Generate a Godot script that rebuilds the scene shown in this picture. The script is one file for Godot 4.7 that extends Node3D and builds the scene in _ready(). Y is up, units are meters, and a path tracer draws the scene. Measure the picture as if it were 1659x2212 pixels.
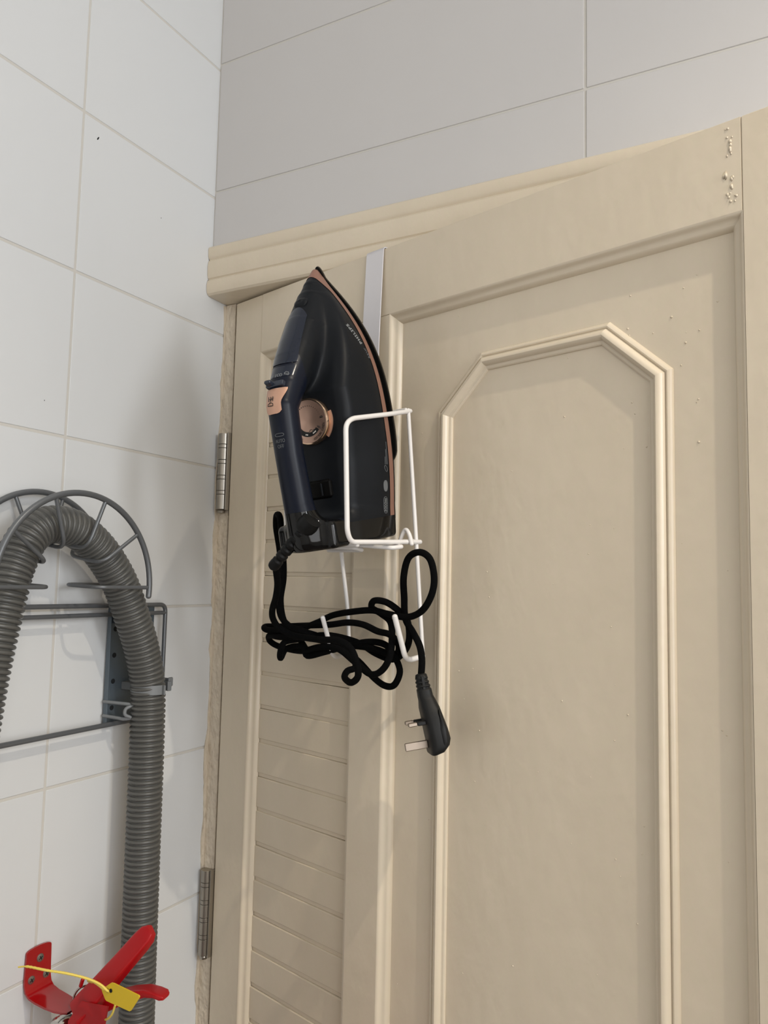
extends Node3D
# A tiled utility corner: a painted door ajar with an iron on an over-the-door rack, a hose holder and an extinguisher on the left wall.

# ---------------------------------------------------------------- mesh collecting
class MB:
	var v := PackedVector3Array()
	var n := PackedVector3Array()
	var uv := PackedVector2Array()
	func tri(a: Vector3, b: Vector3, c: Vector3, na: Vector3, nb: Vector3, nc: Vector3, ua := Vector2.ZERO, ub := Vector2.ZERO, uc := Vector2.ZERO) -> void:
		if (b - a).cross(c - a).dot(na + nb + nc) > 0.0:
			v.append_array(PackedVector3Array([a, c, b])); n.append_array(PackedVector3Array([na, nc, nb])); uv.append_array(PackedVector2Array([ua, uc, ub]))
		else:
			v.append_array(PackedVector3Array([a, b, c])); n.append_array(PackedVector3Array([na, nb, nc])); uv.append_array(PackedVector2Array([ua, ub, uc]))
	func quad(a: Vector3, b: Vector3, c: Vector3, d: Vector3, na: Vector3, nb: Vector3, nc: Vector3, nd: Vector3) -> void:
		tri(a, b, c, na, nb, nc)
		tri(a, c, d, na, nc, nd)
	func flat(a: Vector3, b: Vector3, c: Vector3, d: Vector3, nn: Vector3) -> void:
		quad(a, b, c, d, nn, nn, nn, nn)
	func mesh() -> ArrayMesh:
		var m := ArrayMesh.new()
		if v.size() == 0:
			return m
		var arr := []
		arr.resize(Mesh.ARRAY_MAX)
		arr[Mesh.ARRAY_VERTEX] = v
		arr[Mesh.ARRAY_NORMAL] = n
		arr[Mesh.ARRAY_TEX_UV] = uv
		m.add_surface_from_arrays(Mesh.PRIMITIVE_TRIANGLES, arr)
		return m

var M := {}
var door_xf: Transform3D

# ---------------------------------------------------------------- nodes
func put(called: String, mb, mat: Material, parent: Node3D = null) -> MeshInstance3D:
	var o := MeshInstance3D.new()
	o.name = called
	o.mesh = mb.mesh() if mb is MB else mb
	o.material_override = mat
	o.cast_shadow = GeometryInstance3D.SHADOW_CASTING_SETTING_ON
	(parent if parent else self).add_child(o, true)
	return o

func root(called: String, xf := Transform3D.IDENTITY) -> Node3D:
	var o := Node3D.new()
	o.name = called
	o.transform = xf
	add_child(o, true)
	return o

func part(called: String, parent: Node3D, xf := Transform3D.IDENTITY) -> Node3D:
	var o := Node3D.new()
	o.name = called
	o.transform = xf
	parent.add_child(o, true)
	return o

func tag(o: Node3D, label: String, category: String, kind := "", group := "") -> void:
	o.set_meta("label", label)
	o.set_meta("category", category)
	if kind: o.set_meta("kind", kind)
	if group: o.set_meta("group", group)

func mat(called: String, c: Color, rough: float, metal := 0.0, extra := {}) -> StandardMaterial3D:
	var m := StandardMaterial3D.new()
	m.resource_name = called
	m.albedo_color = c
	m.roughness = rough
	m.metallic = metal
	for k in extra:
		m.set(k, extra[k])
	M[called] = m
	return m

func noise_normal(freq: float, strength: float, octaves: int, s: int) -> NoiseTexture2D:
	var f := FastNoiseLite.new()
	f.seed = s
	f.frequency = freq
	f.fractal_octaves = octaves
	var t := NoiseTexture2D.new()
	t.width = 512; t.height = 512; t.seamless = true
	t.as_normal_map = true; t.bump_strength = strength
	t.noise = f
	return t

func noise_tint(freq: float, a: Color, b: Color, s: int, octaves := 4) -> NoiseTexture2D:
	var f := FastNoiseLite.new()
	f.seed = s
	f.frequency = freq
	f.fractal_octaves = octaves
	var g := Gradient.new()
	g.set_color(0, a); g.set_color(1, b)
	var t := NoiseTexture2D.new()
	t.width = 512; t.height = 512; t.seamless = true
	t.color_ramp = g
	t.noise = f
	return t

# ---------------------------------------------------------------- shapes
func rbox(mb: MB, c: Vector3, s: Vector3, bev: float, bs := Basis.IDENTITY) -> void:
	var h := s * 0.5
	var b := minf(bev, minf(h.x, minf(h.y, h.z)) * 0.98)
	for ax in 3:
		var u := (ax + 1) % 3
		var w := (ax + 2) % 3
		for sg in [-1.0, 1.0]:
			var q := []
			for k in [[-1, -1], [1, -1], [1, 1], [-1, 1]]:
				var p := Vector3.ZERO
				p[ax] = sg * h[ax]; p[u] = k[0] * (h[u] - b); p[w] = k[1] * (h[w] - b)
				q.append(c + bs * p)
			var nn := Vector3.ZERO
			nn[ax] = sg
			mb.flat(q[0], q[1], q[2], q[3], bs * nn)
		for su in [-1.0, 1.0]:
			for sw in [-1.0, 1.0]:
				var e := []
				for k in [[-1, 0], [1, 0], [1, 1], [-1, 1]]:
					var p := Vector3.ZERO
					p[ax] = k[0] * (h[ax] - b)
					p[u] = su * (h[u] - (b if k[1] == 0 else 0.0))
					p[w] = sw * (h[w] - (0.0 if k[1] == 0 else b))
					e.append(c + bs * p)
				var nu := Vector3.ZERO
				var nw := Vector3.ZERO
				nu[u] = su; nw[w] = sw
				nu = bs * nu; nw = bs * nw
				mb.quad(e[0], e[1], e[2], e[3], nw, nw, nu, nu)
	for sx in [-1.0, 1.0]:
		for sy in [-1.0, 1.0]:
			for sz in [-1.0, 1.0]:
				var sgn := Vector3(sx, sy, sz)
				var o := h - Vector3(b, b, b)
				mb.tri(c + bs * (sgn * Vector3(h.x, o.y, o.z)), c + bs * (sgn * Vector3(o.x, h.y, o.z)), c + bs * (sgn * Vector3(o.x, o.y, h.z)), bs * Vector3(sx, 0, 0), bs * Vector3(0, sy, 0), bs * Vector3(0, 0, sz))

func box_lim(mb: MB, lo: Vector3, hi: Vector3, bev: float) -> void:
	rbox(mb, (lo + hi) * 0.5, hi - lo, bev)

func spline(p: Array, per: int, closed := false) -> PackedVector3Array:
	var out := PackedVector3Array()
	var cnt := p.size()
	for i in (cnt if closed else cnt - 1):
		var a: Vector3 = p[(i - 1 + cnt) % cnt] if closed or i > 0 else p[0] * 2.0 - p[1]
		var b: Vector3 = p[i]
		var c: Vector3 = p[(i + 1) % cnt]
		var d: Vector3 = p[(i + 2) % cnt] if closed or i + 2 < cnt else c * 2.0 - b
		for k in per:
			var t := float(k) / per
			# centripetal-like damping keeps the bends round
			out.append(0.5 * ((2.0 * b) + (c - a) * t + (2.0 * a - 5.0 * b + 4.0 * c - d) * t * t + (3.0 * b - a - 3.0 * c + d) * t * t * t))
	if not closed:
		out.append(p[cnt - 1])
	return out

func fillet(p: Array, r: float, seg := 6) -> PackedVector3Array:
	var out := PackedVector3Array([p[0]])
	for i in range(1, p.size() - 1):
		var a: Vector3 = p[i - 1]
		var b: Vector3 = p[i]
		var c: Vector3 = p[i + 1]
		var k := minf(r, minf(a.distance_to(b), b.distance_to(c)) * 0.49)
		var q := b + (a - b).normalized() * k
		var s := b + (c - b).normalized() * k
		for j in seg + 1:
			var t := float(j) / seg
			out.append(q.lerp(b, t).lerp(b.lerp(s, t), t))
	out.append(p[p.size() - 1])
	return out

func tube(mb: MB, pts: PackedVector3Array, r: float, seg := 12, radii := PackedFloat32Array(), caps := true, closed := false) -> void:
	var cnt := pts.size()
	var rings := []
	var norms := []
	var prev := Vector3.ZERO
	var first_t := Vector3.ZERO
	for i in cnt:
		var t: Vector3
		if closed:
			t = (pts[(i + 1) % cnt] - pts[(i - 1 + cnt) % cnt]).normalized()
		else:
			t = (pts[mini(i + 1, cnt - 1)] - pts[maxi(i - 1, 0)]).normalized()
		var side: Vector3
		if i == 0:
			side = t.cross(Vector3.UP)
			if side.length() < 0.2:
				side = t.cross(Vector3.RIGHT)
			side = side.normalized()
			first_t = t
		else:
			side = (prev - t * prev.dot(t)).normalized()
		prev = side
		var up := t.cross(side)
		var ring := PackedVector3Array()
		var nr := PackedVector3Array()
		var rr := radii[i] if radii.size() > i else r
		for k in seg:
			var a := TAU * k / seg
			var d := side * cos(a) + up * sin(a)
			ring.append(pts[i] + d * rr)
			nr.append(d)
		rings.append(ring)
		norms.append(nr)
	if radii.size() == cnt:
		for i in cnt:
			var i0 := maxi(i - 1, 0)
			var i1 := mini(i + 1, cnt - 1)
			var t := pts[i1] - pts[i0]
			var slope := (radii[i1] - radii[i0]) / maxf(t.length(), 1e-6)
			for k in seg:
				norms[i][k] = (norms[i][k] - t.normalized() * slope).normalized()
	for i in (cnt if closed else cnt - 1):
		var j := (i + 1) % cnt
		for k in seg:
			var l := (k + 1) % seg
			mb.quad(rings[i][k], rings[i][l], rings[j][l], rings[j][k], norms[i][k], norms[i][l], norms[j][l], norms[j][k])
	if caps and not closed:
		for e in [0, cnt - 1]:
			var o := 1 if e == 0 else cnt - 2
			var t: Vector3 = (pts[e] - pts[o]).normalized()
			var rr := radii[e] if radii.size() > e else r
			var last: PackedVector3Array = rings[e]
			var lastn: PackedVector3Array = norms[e]
			for s in range(1, 4):
				var ang := PI * 0.5 * s / 3.0
				var now := PackedVector3Array()
				var nown := PackedVector3Array()
				for k in seg:
					var d: Vector3 = (rings[e][k] - pts[e]).normalized()
					now.append(pts[e] + d * rr * cos(ang) + t * rr * 0.8 * sin(ang))
					nown.append(d * cos(ang) + t * sin(ang))
				for k in seg:
					var l := (k + 1) % seg
					mb.quad(last[k], last[l], now[l], now[k], lastn[k], lastn[l], nown[l], nown[k])
				last = now
				lastn = nown

# turns a profile of (radius, height) points round an axis
func lathe(mb: MB, prof: Array, seg := 32, xf := Transform3D.IDENTITY, crease := 0.6) -> void:
	var cnt := prof.size()
	for i in cnt - 1:
		var a: Vector2 = prof[i]
		var b: Vector2 = prof[i + 1]
		if a.distance_to(b) < 1e-7:
			continue
		var na := prof_normal(prof, i, i, crease)
		var nb := prof_normal(prof, i, i + 1, crease)
		for k in seg:
			var t0 := TAU * k / seg
			var t1 := TAU * (k + 1) / seg
			var d0 := Vector3(cos(t0), 0, sin(t0))
			var d1 := Vector3(cos(t1), 0, sin(t1))
			var P := [d0 * a.x + Vector3(0, a.y, 0), d1 * a.x + Vector3(0, a.y, 0), d1 * b.x + Vector3(0, b.y, 0), d0 * b.x + Vector3(0, b.y, 0)]
			var Nn := [d0 * na.x + Vector3(0, na.y, 0), d1 * na.x + Vector3(0, na.y, 0), d1 * nb.x + Vector3(0, nb.y, 0), d0 * nb.x + Vector3(0, nb.y, 0)]
			for q in 4:
				P[q] = xf * P[q]
				Nn[q] = xf.basis * Nn[q]
			var u0 := Vector2(float(k) / seg, a.x * 20.0)
			var u1 := Vector2(float(k + 1) / seg, a.x * 20.0)
			var u2 := Vector2(float(k + 1) / seg, b.x * 20.0)
			var u3 := Vector2(float(k) / seg, b.x * 20.0)
			mb.tri(P[0], P[1], P[2], Nn[0], Nn[1], Nn[2], u0, u1, u2)
			mb.tri(P[0], P[2], P[3], Nn[0], Nn[2], Nn[3], u0, u2, u3)

# outward side of a profile that runs upward lies at +x
func prof_normal(prof: Array, s: int, at: int, crease: float) -> Vector2:
	var d: Vector2 = (prof[s + 1] - prof[s]).normalized()
	var nn := Vector2(d.y, -d.x)
	var o := s - 1 if at == s else s + 1
	if o >= 0 and o < prof.size() - 1:
		var e: Vector2 = (prof[o + 1] - prof[o]).normalized()
		var on := Vector2(e.y, -e.x)
		if on.dot(nn) > cos(crease):
			return (nn + on).normalized()
	return nn

# a moulding: profile (x across, y out along up) carried from a to b with mitred ends sa, sb (the across vectors at the ends)
func mould(mb: MB, a: Vector3, b: Vector3, sa: Vector3, sb: Vector3, up: Vector3, prof: Array, crease := 0.6) -> void:
	var d := (b - a).normalized()
	var side := (sa - d * sa.dot(d)).normalized()
	for i in prof.size() - 1:
		var p: Vector2 = prof[i]
		var q: Vector2 = prof[i + 1]
		var n0 := -prof_normal(prof, i, i, crease)
		var n1 := -prof_normal(prof, i, i + 1, crease)
		var v0 := side * n0.x + up * n0.y
		var v1 := side * n1.x + up * n1.y
		mb.quad(a + sa * p.x + up * p.y, b + sb * p.x + up * p.y, b + sb * q.x + up * q.y, a + sa * q.x + up * q.y, v0, v0, v1, v1)

# a solid lofted through closed rings of equal length
func loft(mb: MB, rings: Array, cap := true) -> void:
	var cnt: int = rings[0].size()
	var mids := []
	for r in rings:
		var c := Vector3.ZERO
		for p in r:
			c += p
		mids.append(c / cnt)
	var nr := []
	for i in rings.size():
		var row := []
		for k in cnt:
			var du: Vector3 = rings[i][(k + 1) % cnt] - rings[i][(k - 1 + cnt) % cnt]
			var dv: Vector3 = rings[mini(i + 1, rings.size() - 1)][k] - rings[maxi(i - 1, 0)][k]
			var nn := du.cross(dv).normalized()
			if nn.dot(rings[i][k] - mids[i]) < 0.0:
				nn = -nn
			row.append(nn)
		nr.append(row)
	for i in rings.size() - 1:
		for k in cnt:
			var l := (k + 1) % cnt
			mb.quad(rings[i][k], rings[i][l], rings[i + 1][l], rings[i + 1][k], nr[i][k], nr[i][l], nr[i + 1][l], nr[i + 1][k])
	if cap:
		for e in [0, rings.size() - 1]:
			var o: int = 1 if e == 0 else rings.size() - 2
			var nn: Vector3 = (mids[e] - mids[o]).normalized()
			for k in cnt:
				mb.tri(mids[e], rings[e][k], rings[e][(k + 1) % cnt], nn, nn, nn)

func super_ring(c: Vector3, ex: Vector3, ey: Vector3, p: float, seg := 28) -> Array:
	var out := []
	for k in seg:
		var t := TAU * k / seg
		var x := signf(cos(t)) * pow(absf(cos(t)), 2.0 / p)
		var y := signf(sin(t)) * pow(absf(sin(t)), 2.0 / p)
		out.append(c + ex * x + ey * y)
	return out

# a flat polygon with thickness and a small bevel, in the plane o + ex * x + ey * y
func plate(mb: MB, poly: PackedVector2Array, o: Vector3, ex: Vector3, ey: Vector3, ez: Vector3, th: float) -> void:
	var idx := Geometry2D.triangulate_polygon(poly)
	for s in [0.0, 1.0]:
		var nn := ez if s > 0.5 else -ez
		for i in range(0, idx.size(), 3):
			var q := []
			for j in 3:
				var p := poly[idx[i + j]]
				q.append(o + ex * p.x + ey * p.y + ez * th * s)
			mb.tri(q[0], q[1], q[2], nn, nn, nn)
	for i in poly.size():
		var p := poly[i]
		var r := poly[(i + 1) % poly.size()]
		var e := (r - p).normalized()
		var nn := ex * e.y - ey * e.x
		if Geometry2D.is_polygon_clockwise(poly):
			nn = -nn
		var a := o + ex * p.x + ey * p.y
		var b := o + ex * r.x + ey * r.y
		mb.flat(a, b, b + ez * th, a + ez * th, nn)

# ---------------------------------------------------------------- the iron's body as a distance field (x across, y from heel to tip, z from sole to handle)
const IRON_L := 0.316
const IRON_A0 := 0.1167
var chain_p := PackedVector2Array()
var chain_r := PackedFloat32Array()

func sole_half(a: float) -> float:
	if a < IRON_A0:
		return 0.0659
	var t := clampf((a - IRON_A0) / (IRON_L - IRON_A0), 0.0, 1.0)
	return maxf(0.0659 * pow(1.0 - pow(t, 2.8), 1.336), sqrt(maxf(2.0 * 0.0018 * (IRON_L - a), 0.0)))

func body_half(a: float) -> float:
	if a < IRON_A0:
		return 0.0485 + 0.0140 * sin(PI * 0.5 * clampf(a / IRON_A0, 0.0, 1.0))
	var t := clampf((a - IRON_A0) / (0.3135 - IRON_A0), 0.0, 1.0)
	return 0.0625 * pow(1.0 - pow(t, 2.8), 1.33)

func smin(a: float, b: float, k: float) -> float:
	var h := maxf(k - absf(a - b), 0.0) / k
	return minf(a, b) - h * h * k * 0.25

func smax(a: float, b: float, k: float) -> float:
	return -smin(-a, -b, k)

func iron_f(x: float, a: float, c: float) -> float:
	var b := absf(x)
	var hb := body_half(a)
	var ratio := lerpf(0.62, 0.76, smoothstep(0.085, 0.15, a))
	ratio = lerpf(ratio, 0.80, 1.0 - smoothstep(0.0, 0.045, a))
	var w := hb * (1.0 - (1.0 - ratio) * smoothstep(0.020, 0.088, c))
	var top := 0.0735
	if a > 0.165:
		top = lerpf(0.0735, 0.016, clampf((a - 0.165) / 0.151, 0.0, 1.0))
	var d := smax((b - w) * 0.92, (c - top) * 0.95, 0.012)
	# heel block that carries the back of the handle
	var qx := b - (0.040 - 0.10 * c)
	var qa := absf(a - 0.013) - 0.010
	var qc := absf(c - 0.056) - 0.048
	var qm := Vector3(maxf(qx, 0.0), maxf(qa, 0.0), maxf(qc, 0.0)).length() + minf(maxf(qx, maxf(qa, qc)), 0.0) - 0.006
	d = smin(d, qm, 0.014)
	var ch := 1.0
	for i in chain_p.size() - 1:
		var p := chain_p[i]
		var e := chain_p[i + 1] - p
		var t := clampf(((a - p.x) * e.x + (c - p.y) * e.y) / e.length_squared(), 0.0, 1.0)
		var q := p + e * t
		ch = minf(ch, sqrt(b * b + (a - q.x) * (a - q.x) + (c - q.y) * (c - q.y)) - lerpf(chain_r[i], chain_r[i + 1], t))
	d = smin(d, ch, lerpf(0.016, 0.005, smoothstep(0.24, 0.300, a)))
	d = smax(d, -a, 0.004)
	return smax(d, 0.0030 - c, 0.0045)

func iron_grad(p: Vector3) -> Vector3:
	var e := 0.0006
	return Vector3(iron_f(p.x + e, p.y, p.z) - iron_f(p.x - e, p.y, p.z), iron_f(p.x, p.y + e, p.z) - iron_f(p.x, p.y - e, p.z), iron_f(p.x, p.y, p.z + e) - iron_f(p.x, p.y, p.z - e)) / (2.0 * e)

func onto_iron(p: Vector3, steps := 4) -> Vector3:
	for i in steps:
		var g := iron_grad(p)
		p -= g * (iron_f(p.x, p.y, p.z) / maxf(g.length_squared(), 0.05))
	return p

# surface nets: returns MB-like soup of triangles with smooth normals
func iron_soup() -> MB:
	var h := 0.0023
	var hx := 31
	var nx := hx * 2 + 1
	var ny := 143
	var nz := 63
	var oy := -0.005
	var oz := -0.0012
	var f := PackedFloat32Array()
	f.resize(nx * ny * nz)
	for k in nz:
		for j in ny:
			for i in hx + 1:
				var val := iron_f((i - hx) * h, oy + j * h, oz + k * h)
				f[(k * ny + j) * nx + i] = val
				f[(k * ny + j) * nx + (nx - 1 - i)] = val
	var id := PackedInt32Array()
	id.resize(nx * ny * nz)
	id.fill(-1)
	var pts := PackedVector3Array()
	var nrm := PackedVector3Array()
	for k in nz - 1:
		for j in ny - 1:
			for i in nx - 1:
				var o := (k * ny + j) * nx + i
				var s := 0
				if f[o] < 0.0: s += 1
				if f[o + 1] < 0.0: s += 1
				if f[o + nx] < 0.0: s += 1
				if f[o + nx + 1] < 0.0: s += 1
				var o2 := o + nx * ny
				if f[o2] < 0.0: s += 1
				if f[o2 + 1] < 0.0: s += 1
				if f[o2 + nx] < 0.0: s += 1
				if f[o2 + nx + 1] < 0.0: s += 1
				if s == 0 or s == 8:
					continue
				var p := onto_iron(Vector3((i + 0.5 - hx) * h, oy + (j + 0.5) * h, oz + (k + 0.5) * h), 3)
				id[o] = pts.size()
				pts.append(p)
				nrm.append(iron_grad(p).normalized())
	var mb := MB.new()
	var step := [1, nx, nx * ny]
	for k in range(1, nz - 1):
		for j in range(1, ny - 1):
			for i in range(1, nx - 1):
				var o := (k * ny + j) * nx + i
				var neg := f[o] < 0.0
				for ax in 3:
					if (f[o + step[ax]] < 0.0) == neg:
						continue
					var u: int = step[(ax + 1) % 3]
					var w: int = step[(ax + 2) % 3]
					var a := id[o]
					var b := id[o - u]
					var c := id[o - u - w]
					var d := id[o - w]
					if a < 0 or b < 0 or c < 0 or d < 0:
						continue
					mb.quad(pts[a], pts[b], pts[c], pts[d], nrm[a], nrm[b], nrm[c], nrm[d])
	return mb

# cuts a soup by the sign of a function of place: [where it is below zero, where it is above]
func cut(src: MB, g: Callable) -> Array:
	var lo := MB.new()
	var hi := MB.new()
	for t in range(0, src.v.size(), 3):
		var gv := []
		for k in 3:
			gv.append(float(g.call(src.v[t + k])))
		var below: int = int(gv[0] < 0.0) + int(gv[1] < 0.0) + int(gv[2] < 0.0)
		if below == 3 or below == 0:
			var dst := lo if below == 3 else hi
			for k in 3:
				dst.v.append(src.v[t + k]); dst.n.append(src.n[t + k]); dst.uv.append(Vector2.ZERO)
			continue
		# the corner that stands alone
		var one := 0
		for k in 3:
			if (gv[k] < 0.0) == (below == 1):
				one = k
		var p: int = t + one
		var q: int = t + (one + 1) % 3
		var r: int = t + (one + 2) % 3
		var tq: float = gv[one] / (gv[one] - gv[(one + 1) % 3])
		var tr: float = gv[one] / (gv[one] - gv[(one + 2) % 3])
		var vq := src.v[p].lerp(src.v[q], tq)
		var vr := src.v[p].lerp(src.v[r], tr)
		var nq := src.n[p].lerp(src.n[q], tq).normalized()
		var nrr := src.n[p].lerp(src.n[r], tr).normalized()
		var single := lo if below == 1 else hi
		var pair := hi if below == 1 else lo
		single.tri(src.v[p], vq, vr, src.n[p], nq, nrr)
		pair.tri(vq, src.v[q], src.v[r], nq, src.n[q], src.n[r])
		pair.tri(vq, src.v[r], vr, nq, src.n[r], nrr)
	return [lo, hi]

func swell(src: MB, by: float) -> MB:
	for i in src.v.size():
		src.v[i] += src.n[i] * by
	return src

# lettering: raised print laid on the iron's surface (or left flat)
func lettering(text: String, high: float, at: Vector3, ex: Vector3, ey: Vector3, m: Material, parent: Node3D, wrap := true, face := "Droid Sans", bold := false) -> MeshInstance3D:
	var font := SystemFont.new()
	font.font_names = PackedStringArray([face])
	if bold:
		font.font_weight = 700
	var tm := TextMesh.new()
	tm.font = font
	tm.text = text
	tm.font_size = 32
	tm.pixel_size = high / 23.0
	tm.depth = 0.0004
	tm.curve_step = 2.0
	tm.horizontal_alignment = HORIZONTAL_ALIGNMENT_CENTER
	var arr := tm.get_mesh_arrays()
	ex = ex.normalized()
	ey = (ey - ex * ex.dot(ey)).normalized()
	var ez := ex.cross(ey)
	var src: PackedVector3Array = arr[Mesh.ARRAY_VERTEX]
	var out := PackedVector3Array()
	var nn := PackedVector3Array()
	for p in src:
		var q := at + ex * p.x + ey * p.y
		var g := ez
		if wrap:
			q = onto_iron(q, 2)
			g = iron_grad(q).normalized()
		out.append(q + g * (0.00025 + p.z * 0.5))
		nn.append(g)
	var a2 := []
	a2.resize(Mesh.ARRAY_MAX)
	a2[Mesh.ARRAY_VERTEX] = out
	a2[Mesh.ARRAY_NORMAL] = nn
	a2[Mesh.ARRAY_INDEX] = arr[Mesh.ARRAY_INDEX]
	var am := ArrayMesh.new()
	am.add_surface_from_arrays(Mesh.PRIMITIVE_TRIANGLES, a2)
	return put("lettering", am, m, parent)

# a thin printed line laid on the iron's surface
func print_line(mb: MB, pts: Array, r: float, wrap := true) -> void:
	var q := PackedVector3Array()
	for p in pts:
		if wrap:
			var s := onto_iron(p, 3)
			q.append(s + iron_grad(s).normalized() * 0.0001)
		else:
			q.append(p)
	tube(mb, q, r, 5)

# ================================================================ the scene
func _ready() -> void:
	# camera
	var cam := Camera3D.new()
	cam.name = "camera"
	cam.fov = 67.051
	cam.near = 0.02
	cam.position = Vector3(0.7511, 1.6, 0.8446)
	cam.rotation = Vector3(deg_to_rad(5.034), deg_to_rad(28.304), deg_to_rad(1.220))
	add_child(cam)
	cam.current = true
	# surroundings: daylight reaches the room only through two unseen windows
	var env := Environment.new()
	env.background_mode = Environment.BG_COLOR
	env.background_color = Color(0.80, 0.88, 1.0)
	env.background_energy_multiplier = 1.0
	env.tonemap_mode = Environment.TONE_MAPPER_LINEAR
	env.tonemap_exposure = 0.96
	env.sdfgi_enabled = true
	env.ssao_enabled = true
	env.ssil_enabled = true
	var we := WorldEnvironment.new()
	we.name = "world"
	we.environment = env
	add_child(we)
	# daylight from an unseen window on the right, placed to light the left wall
	var day := AreaLight3D.new()
	day.name = "unseen_window_daylight"
	day.area_size = Vector2(1.4, 1.5)
	day.light_color = Color(1.0, 0.985, 0.965)
	day.light_energy = 2.4
	day.area_range = 8.0
	day.shadow_enabled = true
	day.position = Vector3(2.17, 1.72, 1.65)
	day.rotation = Vector3(0, deg_to_rad(90), 0)
	add_child(day)
	# unseen ceiling downlight, out of view, placed to light the door and its mouldings
	lamp_light(Vector3(1.40, 3.06, 0.645))

	# unseen narrow window, placed to cast the soft iron shadow on the left wall
	var slim := AreaLight3D.new()
	slim.name = "unseen_narrow_window_daylight"
	slim.area_size = Vector2(0.22, 0.80)
	slim.light_color = Color(0.97, 0.985, 1.0)
	slim.light_energy = 1.22
	slim.area_range = 8.0
	slim.shadow_enabled = true
	slim.position = Vector3(2.17, 2.05, 0.70)
	slim.rotation = Vector3(0, deg_to_rad(90), 0)
	add_child(slim)

	materials()
	door_xf = Transform3D(Basis(Vector3.UP, -deg_to_rad(14.5)), Vector3(0.0243, 0.0, -0.030))
	build_room()
	build_door()
	build_rack()
	build_iron()
	build_hose()
	build_extinguisher()

func lamp_light(at: Vector3) -> void:
	var l := SpotLight3D.new()
	l.name = "unseen_ceiling_lamp_light"
	l.position = at
	l.basis = Basis.looking_at(Vector3(-0.16, -1.0, -0.02), Vector3.BACK)
	l.spot_angle = 45.0
	l.spot_angle_attenuation = 0.75
	l.spot_attenuation = 2.0
	l.spot_range = 8.0
	l.light_color = Color(1.0, 0.95, 0.87)
	l.light_energy = 1.6
	l.light_size = 0.014
	l.shadow_enabled = true
	add_child(l)

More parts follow.
